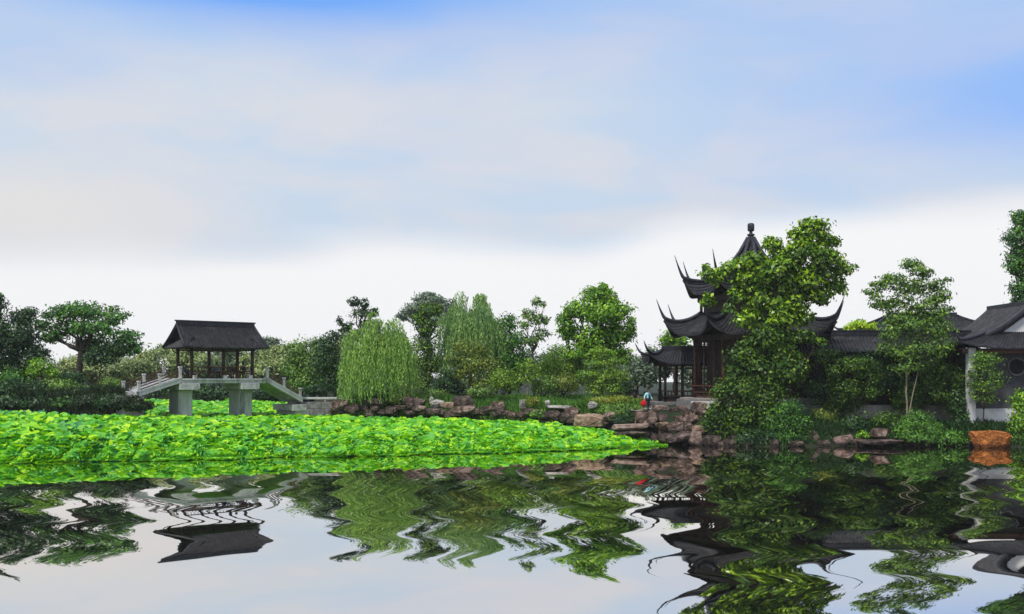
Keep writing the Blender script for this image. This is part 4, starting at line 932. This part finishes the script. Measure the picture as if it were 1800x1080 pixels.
tree('slender_tree', 'slender young tree with airy crown and forked pale stems', 'tree', (1596, 735), 80.5,
     [(1598, 465, 20, 13), (1625, 480, 18, 12), (1570, 490, 24, 14), (1610, 505, 26, 16), (1645, 500, 20, 14), (1550, 505, 20, 12), (1580, 530, 26, 18), (1640, 530, 26, 18), (1612, 545, 28, 18), (1560, 540, 18, 14), (1535, 500, 10, 6), (1665, 492, 10, 5), (1665, 545, 14, 10), (1600, 575, 38, 24), (1640, 575, 34, 24), (1565, 580, 26, 22), (1610, 610, 40, 24), (1650, 610, 28, 22), (1580, 620, 24, 18), (1590, 560, 30, 20), (1640, 555, 26, 20), (1545, 530, 22, 16), (1530, 515, 14, 10), (1590, 500, 30, 18), (1655, 520, 22, 16), (1612, 475, 24, 12), (1600, 640, 34, 18), (1560, 610, 20, 18)],
     .27, 42, L['sapling'], .075, fork=(1592, 640), bark='palebark', depth=.7, sub=11, tight=.24)
mb = MB(); limb(mb, P(1597, 735, 80.45), P(1612, 660, 80.4), .06, .045, .03); limb(mb, P(1612, 660, 80.4), P(1625, 590, 80.3), .045, .02, .05)
mb.build('second_stem', M['palebark'], bpy.data.objects['slender_tree'])
tree('shrub_tree', 'dark twiggy bush tree in front of the corridor left of the slender tree', 'tree', (1505, 745), 81.5,
     [(1500, 640, 36, 18), (1470, 655, 26, 20), (1530, 660, 26, 20), (1490, 685, 34, 20), (1535, 690, 20, 18), (1450, 625, 24, 14)], .22, 62, L['vine'], .07, depth=.6, sub=10)
tree('shrub_tree', 'dark leafy bush tree between the slender tree and the white pier', 'tree', (1665, 745), 81.6,
     [(1660, 655, 26, 18), (1685, 670, 18, 24), (1650, 690, 20, 20), (1680, 705, 20, 22), (1645, 640, 18, 14)], .22, 66, L['vine'], .08, depth=.6, sub=10)
tree('bare_shrub', 'small thin leaved tree with dark forked stem before the grey wall', 'tree', (1729, 758), 79.6,
     [(1728, 640, 22, 18), (1745, 655, 20, 16), (1712, 655, 16, 18), (1730, 680, 24, 16), (1742, 700, 16, 12), (1715, 695, 14, 12), (1720, 630, 20, 16), (1745, 632, 18, 14), (1755, 672, 16, 16), (1708, 672, 14, 18)], .2, 46, L['sapling'], .06, fork=(1729, 720), depth=.6, sub=9)
shrub('grassy bright green bush at the waterline below the slender tree', (1615, 784), 77.8, [(1610, 740, 30, 18), (1590, 755, 22, 18), (1635, 755, 26, 18), (1612, 768, 38, 12)], .3, 85, L['grass'], aspect=.22, droop=-.3, depth=.7)
shrub('glossy round bush at the right edge by the water', (1795, 790), 77.5, [(1795, 705, 20, 20), (1808, 735, 30, 26), (1790, 745, 18, 22), (1800, 770, 26, 18)], .24, 90, L['bright'], depth=.6)
for px, py, rx, ry, dd, lab, m_ in [
 (1445, 735, 24, 18, 80, 'brownish green weedy shrub right of the fine leaved bush', 'yellow'),
 (1500, 745, 30, 18, 79.6, 'dark low shrub above the pale square stone', 'dark'),
 (1555, 738, 24, 16, 80, 'dark low shrub behind the pinkish red block', 'vine'),
 (1520, 765, 16, 9, 78.6, 'bright weeds between pale square stone and red block', 'bright'),
 (1670, 770, 30, 14, 78, 'grassy clump at the waterline left of the orange rock', 'grass'),
 (1690, 735, 14, 20, 80.4, 'dark narrow bush leaning against the white pier', 'dark'),
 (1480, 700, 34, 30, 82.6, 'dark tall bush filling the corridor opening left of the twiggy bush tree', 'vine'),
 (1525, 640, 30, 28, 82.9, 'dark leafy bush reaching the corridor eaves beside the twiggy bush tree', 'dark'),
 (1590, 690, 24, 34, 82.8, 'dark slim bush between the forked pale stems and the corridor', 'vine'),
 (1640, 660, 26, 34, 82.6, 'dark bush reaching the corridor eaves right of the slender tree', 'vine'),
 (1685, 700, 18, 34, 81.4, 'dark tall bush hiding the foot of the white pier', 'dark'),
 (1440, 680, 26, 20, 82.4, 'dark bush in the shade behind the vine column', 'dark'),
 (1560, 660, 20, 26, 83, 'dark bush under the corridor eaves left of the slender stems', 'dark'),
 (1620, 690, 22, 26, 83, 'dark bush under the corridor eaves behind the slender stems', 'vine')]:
    shrub(lab, (px, py+ry), dd, [(px, py, rx, ry), (px-rx*.5, py+ry*.3, rx*.6, ry*.7), (px+rx*.5, py+ry*.3, rx*.6, ry*.7)], .22, 75, L[m_], group='shrubs on the right bank', depth=.7)
tree('tall_tree', 'tall dark leafy tree cut off by the right edge above the hall', 'tree', (1850, 720), 94,
     [(1800, 385, 26, 18), (1790, 420, 30, 24), (1815, 450, 40, 34), (1785, 465, 24, 22), (1800, 505, 28, 26), (1840, 400, 40, 36), (1850, 480, 40, 44), (1792, 532, 18, 12)], .3, 62, L['spread'], .4, fork=(1848, 600), sub=18, tight=.22)
tree('tree', 'small pale tree top far behind the hall roof', 'tree', (1735, 660), 150, [(1725, 568, 16, 6), (1745, 566, 18, 7)], .4, 40, L['far'], .15)

# the far wood closing the view
def wood(label, spec, d, leaf, dens, m_, seed):
    global rng
    t = thing('far_wood', label, 'trees', P(spec[0][0], 690, d)); t['kind'] = 'stuff'
    o = crown(spec, d, leaf, dens, m_, None, name='far_wood', sub=12, tight=.24)
    bpy.data.objects.remove(t); o['label'] = label; o['category'] = 'wood'; o['kind'] = 'stuff'
r_ = random.Random(9)
sp1 = [(px+r_.uniform(-8, 8), 645+r_.uniform(-8, 6)+(8 if px < 120 else 0), r_.uniform(22, 34), r_.uniform(18, 26), r_.uniform(-1, 8)) for px in range(60, 760, 17)]
sp1 += [(px+r_.uniform(-8, 8), 622+r_.uniform(-8, 10), r_.uniform(16, 26), r_.uniform(12, 18), r_.uniform(-1, 8)) for px in range(230, 620, 22)]
sp1 += [(px+r_.uniform(-8, 8), 664+r_.uniform(-5, 5), r_.uniform(18, 26), r_.uniform(14, 18), r_.uniform(0, 6)) for px in range(40, 620, 18)]
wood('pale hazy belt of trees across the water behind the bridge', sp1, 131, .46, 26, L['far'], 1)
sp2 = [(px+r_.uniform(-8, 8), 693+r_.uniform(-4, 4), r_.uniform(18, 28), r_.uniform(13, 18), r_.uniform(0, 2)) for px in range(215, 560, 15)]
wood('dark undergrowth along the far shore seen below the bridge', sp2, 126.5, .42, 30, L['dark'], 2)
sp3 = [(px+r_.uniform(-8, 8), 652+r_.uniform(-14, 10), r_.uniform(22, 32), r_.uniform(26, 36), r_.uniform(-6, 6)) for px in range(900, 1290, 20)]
wood('hazy blue green trees behind the middle bank and gallery', sp3, 114, .42, 28, L['hazed_blue'], 3)
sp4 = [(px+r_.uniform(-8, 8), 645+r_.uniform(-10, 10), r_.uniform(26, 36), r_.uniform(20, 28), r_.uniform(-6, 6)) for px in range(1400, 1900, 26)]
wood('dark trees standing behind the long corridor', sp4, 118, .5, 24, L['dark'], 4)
tree('tree', 'hazy umbrella topped tree right of the bridge pavilion roof', 'tree', (480, 670), 200, [(476, 600, 18, 8), (484, 614, 16, 9), (468, 622, 12, 8), (490, 628, 14, 8)], .6, 28, L['hazed_blue'], .25, fork=(478, 640))

# ------------------------------------------------------------------ people
M['skin'] = mat('skin', (0.42, 0.25, 0.18), (0.5, 0.31, 0.23), 6, .55, 0)
M['hair'] = mat('black_hair', (0.008, 0.007, 0.006), (0.02, 0.016, 0.014), 12, .45, 0)
def cloth(name, c): return mat(name, tuple(x*.85 for x in c), c, 8, .85, .2, 30)
M['sky_jacket'] = cloth('light_blue_cloth', (0.42, 0.78, 0.86)); M['navy'] = cloth('navy_cloth', (0.012, 0.016, 0.04)); M['blue_shirt'] = cloth('blue_cloth', (0.12, 0.19, 0.33))
M['black_cloth'] = cloth('black_cloth', (0.014, 0.013, 0.015)); M['maroon'] = cloth('maroon_cloth', (0.09, 0.025, 0.03)); M['red_bag'] = cloth('red_leather', (0.55, 0.01, 0.012)); M['grey_cloth'] = cloth('grey_cloth', (0.12, 0.12, 0.13))
def skin_obj(name, verts, edges, radii, m, parent, root=0, lvl=1):
    me = bpy.data.meshes.new(name); me.from_pydata([tuple(v) for v in verts], edges, [])
    o = link_mesh(name, me, m, parent)
    md = o.modifiers.new('skin', 'SKIN'); md.use_smooth_shade = True
    if not me.skin_vertices: me.skin_vertices.new()
    for i, r in enumerate(radii):
        sv = me.skin_vertices[0].data[i]; sv.radius = (r, r) if isinstance(r, (int, float)) else r; sv.use_root = (i == root)
    ss = o.modifiers.new('sub', 'SUBSURF'); ss.levels = lvl; ss.render_levels = lvl
    return o
def person(label, loc, rz, pose='stand', top='navy', legs='black_cloth', arms=((.30, .0, .85), (.32, -.06, .82)), H=1.62, step=.16):
    t = thing('person', label, 'person', loc); t.rotation_euler = (0, 0, rz); s = H/1.7
    sit = pose == 'sit'; hip = .52 if sit else .92; V = Vector
    J = dict(pel=V((0, 0, hip)), wai=V((0, 0, hip+.18)), che=V((0, .01, hip+.38)), nek=V((0, .01, hip+.54)), nk2=V((0, -.01, hip+.60)), hd=V((0, -.03, hip+.70)), hdt=V((0, -.02, hip+.79)))
    for k, q in ((-1, 0), (1, 1)):
        J[f'hip{q}'] = V((k*.10, 0, hip-.03))
        if sit: J[f'kn{q}'] = V((k*.12, -.42, hip-.02)); J[f'an{q}'] = V((k*.12, -.40, .07)); J[f'to{q}'] = V((k*.13, -.58, .035))
        else:
            st = step*k; J[f'kn{q}'] = V((k*.10, -.04+st*.45, .50)); J[f'an{q}'] = V((k*.09, st, .075)); J[f'to{q}'] = V((k*.11, st-.19, .035))
        J[f'sh{q}'] = V((k*.18, .01, hip+.49)); h = V(arms[q]); h = V((k*h.x, h.y, h.z + (hip-.92)))
        J[f'wr{q}'] = h; J[f'el{q}'] = (J[f'sh{q}']+h)/2+V((k*.05, .07, -.02))
    names = list(J); idx = {n: i for i, n in enumerate(names)}; vs = [J[n]*s for n in names]
    E = [('pel', 'wai'), ('wai', 'che'), ('che', 'nek'), ('nek', 'nk2'), ('nk2', 'hd'), ('hd', 'hdt')]
    for q in '01': E += [('pel', 'hip'+q), ('hip'+q, 'kn'+q), ('kn'+q, 'an'+q), ('an'+q, 'to'+q), ('che', 'sh'+q), ('sh'+q, 'el'+q), ('el'+q, 'wr'+q)]
    rd = dict(pel=.12, wai=.105, che=.12, nek=.06, nk2=.05, hd=.095, hdt=.075)
    for q in '01': rd.update({'hip'+q: .085, 'kn'+q: .055, 'an'+q: .038, 'to'+q: .03, 'sh'+q: .058, 'el'+q: .042, 'wr'+q: .028})
    edges = [(idx[a], idx[b]) for a, b in E]; rad = [rd[n]*s for n in names]
    for q, k in ((0, -1), (1, 1)):            # palm, four fingers and a thumb
        wv = J[f'wr{q}']; dv = (wv-J[f'el{q}']).normalized(); sd_ = dv.cross(V((k, 0, 0))).normalized() if abs(dv.x) < .9 else V((0, 1, 0))
        vs.append((wv+dv*.07)*s); rad.append(.026*s); pi_ = len(vs)-1; edges.append((idx[f'wr{q}'], pi_))
        for f_, (o_, l_) in enumerate(((-.03, .065), (-.01, .078), (.01, .074), (.028, .058))):
            a_ = wv+dv*.085+sd_*o_; vs.append(a_*s); rad.append(.0095*s); vs.append((a_+dv*l_*.55+V((-k*.006, 0, 0)))*s); rad.append(.009*s); vs.append((a_+dv*l_+V((-k*.02, 0, 0)))*s); rad.append(.0075*s)
            n_ = len(vs); edges += [(pi_, n_-3), (n_-3, n_-2), (n_-2, n_-1)]
        a_ = wv+dv*.03-sd_*.035; vs.append(a_*s); rad.append(.012*s); vs.append((a_+dv*.045-sd_*.015)*s); rad.append(.0095*s); n_ = len(vs); edges += [(idx[f'wr{q}'], n_-2), (n_-2, n_-1)]
    body = skin_obj('body', vs, edges, rad, M['skin'], t)
    # clothing follows the body
    tn = ['pel', 'wai', 'che', 'nek', 'sh0', 'el0', 'wr0', 'sh1', 'el1', 'wr1']; ti = {n: i for i, n in enumerate(tn)}
    tv = [J[n]*s for n in tn]; 
    for q in '01': tv[ti['wr'+q]] = (J['el'+q]*.12+J['wr'+q]*.88)*s
    tv[0] = tv[0]+Vector((0, 0, -.04)); tv[3] = tv[3]+Vector((0, 0, -.03))
    skin_obj('jacket', tv, [(0, 1), (1, 2), (2, 3), (2, 4), (4, 5), (5, 6), (2, 7), (7, 8), (8, 9)], [r*s for r in (.145, .135, .145, .07, .078, .062, .052, .078, .062, .052)], M[top], t)
    ln = ['pel', 'hip0', 'kn0', 'an0', 'hip1', 'kn1', 'an1']; lv = [J[n]*s for n in ln]
    skin_obj('trousers', lv, [(0, 1), (1, 2), (2, 3), (0, 4), (4, 5), (5, 6)], [r*s for r in (.128, .1, .075, .062, .1, .075, .062)], M[legs], t)
    h = J['hd']*s
    bm = bmesh.new(); bmesh.ops.create_uvsphere(bm, u_segments=14, v_segments=10, radius=.125*s)
    for v in bm.verts:
        v.co = Vector((v.co.x*.9, v.co.y*1.0+.03*s, v.co.z*1.05+.045*s))
        if v.co.y < -.03*s and v.co.z < .06*s: v.co.y = -.03*s
        v.co += h
    me = bpy.data.meshes.new('hair'); bm.to_mesh(me); bm.free(); link_mesh('hair', me, M['hair'], t)
    mb = MB(); mb.v = []
    for k in (-1, 1): mb.lathe(h+Vector((k*.034, -.088, .012))*s, [(.004, -.008), (.012, 0), (.004, .008)], 8)
    ob = MB(); ob.v = mb.v; ob.f = mb.f; ob.sm = mb.sm
    me = bpy.data.meshes.new('eyes'); me.from_pydata(ob.v, [], ob.f); link_mesh('eyes', me, M['hair'], t)
    for q in '01':
        mb = MB(); a_, b_ = J['an'+q]*s, J['to'+q]*s; mb.tube([a_+Vector((0, .05, -.035)), a_+Vector((0, 0, -.02)), (a_+b_)/2, b_+Vector((0, -.02, 0))], [.035, .048, .045, .03], 8)
        me = bpy.data.meshes.new('shoe'); me.from_pydata(mb.v, [], mb.f); link_mesh('shoe', me, M['black_cloth'], t)
    return t
wp = P(1139, 721, 82.3); wp.z = gz(wp.x, wp.y)+.1
wz = P(1139, 721, 82.3).z
lady = person('walking woman in a light blue jacket over navy clothes on the rocks', (wp.x, 82.3, wz), R(35), 'stand', 'sky_jacket', 'navy', ((.42, -.02, .92), (.44, -.1, .86)), 1.6, .14)
skin_obj('scarf', [Vector((.0, -.125, 1.34)), Vector((0, -.15, 1.2)), Vector((0, -.15, 1.0)), Vector((0, -.13, .84))], [(0, 1), (1, 2), (2, 3)], [(.05, .05), (.07, .04), (.075, .04), (.08, .04)], M['navy'], lady)
bagl = P(1131.5, 709.5, 82.1)
bag = thing('handbag', 'round red handbag carried at the side of the woman', 'bag', bagl)
mb = MB(); mb.lathe((0, 0, 0), [(.02, -.09), (.16, -.085), (.23, -.05), (.25, 0), (.23, .05), (.16, .085), (.02, .09)], 20)
mb.v = [(x, z, y) for x, y, z in mb.v]; mb.v = [(x+bagl.x, y+bagl.y, z+bagl.z) for x, y, z in mb.v]; mb.build('body', M['red_bag'], bag)
mb = MB(); mb.tube([bagl+Vector((.16*math.cos(a), 0, .2+.2*math.sin(a))) for a in [math.pi*i/8 for i in range(9)]], .018, 6); mb.build('handle', M['red_bag'], bag)
# flat stone the woman stands on
rock(1140, 725.5, 26, 9, 82.3, RD, 'flat stone of the path under the feet of the woman', rz=0)
pz = P(1116, 706, 92); gzz = gz(pz.x, 92)
person('person in black standing in the shade behind the golden hedge', (pz.x, 92, gzz+.05), R(20), 'stand', 'black_cloth', 'black_cloth', H=1.65)
q = B(.55, 1.2, DZ); person('person in a blue shirt sitting on the far bench of the bridge pavilion', (q.x, q.y, DZ), R(40), 'sit', 'blue_shirt', 'black_cloth', ((.2, -.3, .85), (.2, -.3, .85)), 1.66)
q = B(1.95, -1.05, DZ); person('person in black sitting by the right front column of the bridge pavilion', (q.x, q.y, DZ), R(215), 'sit', 'black_cloth', 'black_cloth', ((.2, -.3, .85), (.2, -.3, .85)), 1.7)
q = B(2.05, .75, DZ); person('person in dark red leaning forward at the right end of the pavilion', (q.x, q.y, DZ), R(-20), 'sit', 'maroon', 'grey_cloth', ((.2, -.3, .85), (.2, -.3, .85)), 1.6)
q = B(-2.3, 1.2, DZ); person('person in grey sitting at the left end of the pavilion bench', (q.x, q.y, DZ), R(60), 'sit', 'grey_cloth', 'black_cloth', ((.2, -.3, .85), (.2, -.3, .85)), 1.6)

# ------------------------------------------------------------------ thin summer haze
HM = bpy.data.materials.new('haze'); HM.use_nodes = True; ht = HM.node_tree; ht.nodes.clear()
hv = nd(ht, 'ShaderNodeVolumePrincipled'); hv.inputs['Color'].default_value = (0.9, 0.93, 0.97, 1); hv.inputs['Density'].default_value = 0.00018; hv.inputs['Anisotropy'].default_value = 0.0
ho = nd(ht, 'ShaderNodeOutputMaterial'); ht.links.new(hv.outputs[0], ho.inputs['Volume'])
mb = MB(); mb.box((0, 150, 16), (1040, 1000, 40)); hz = mb.build('haze', HM); tag(hz, 'thin pale haze in the air over the pond', 'haze', kind='stuff')
SC.cycles.volume_bounces = 0
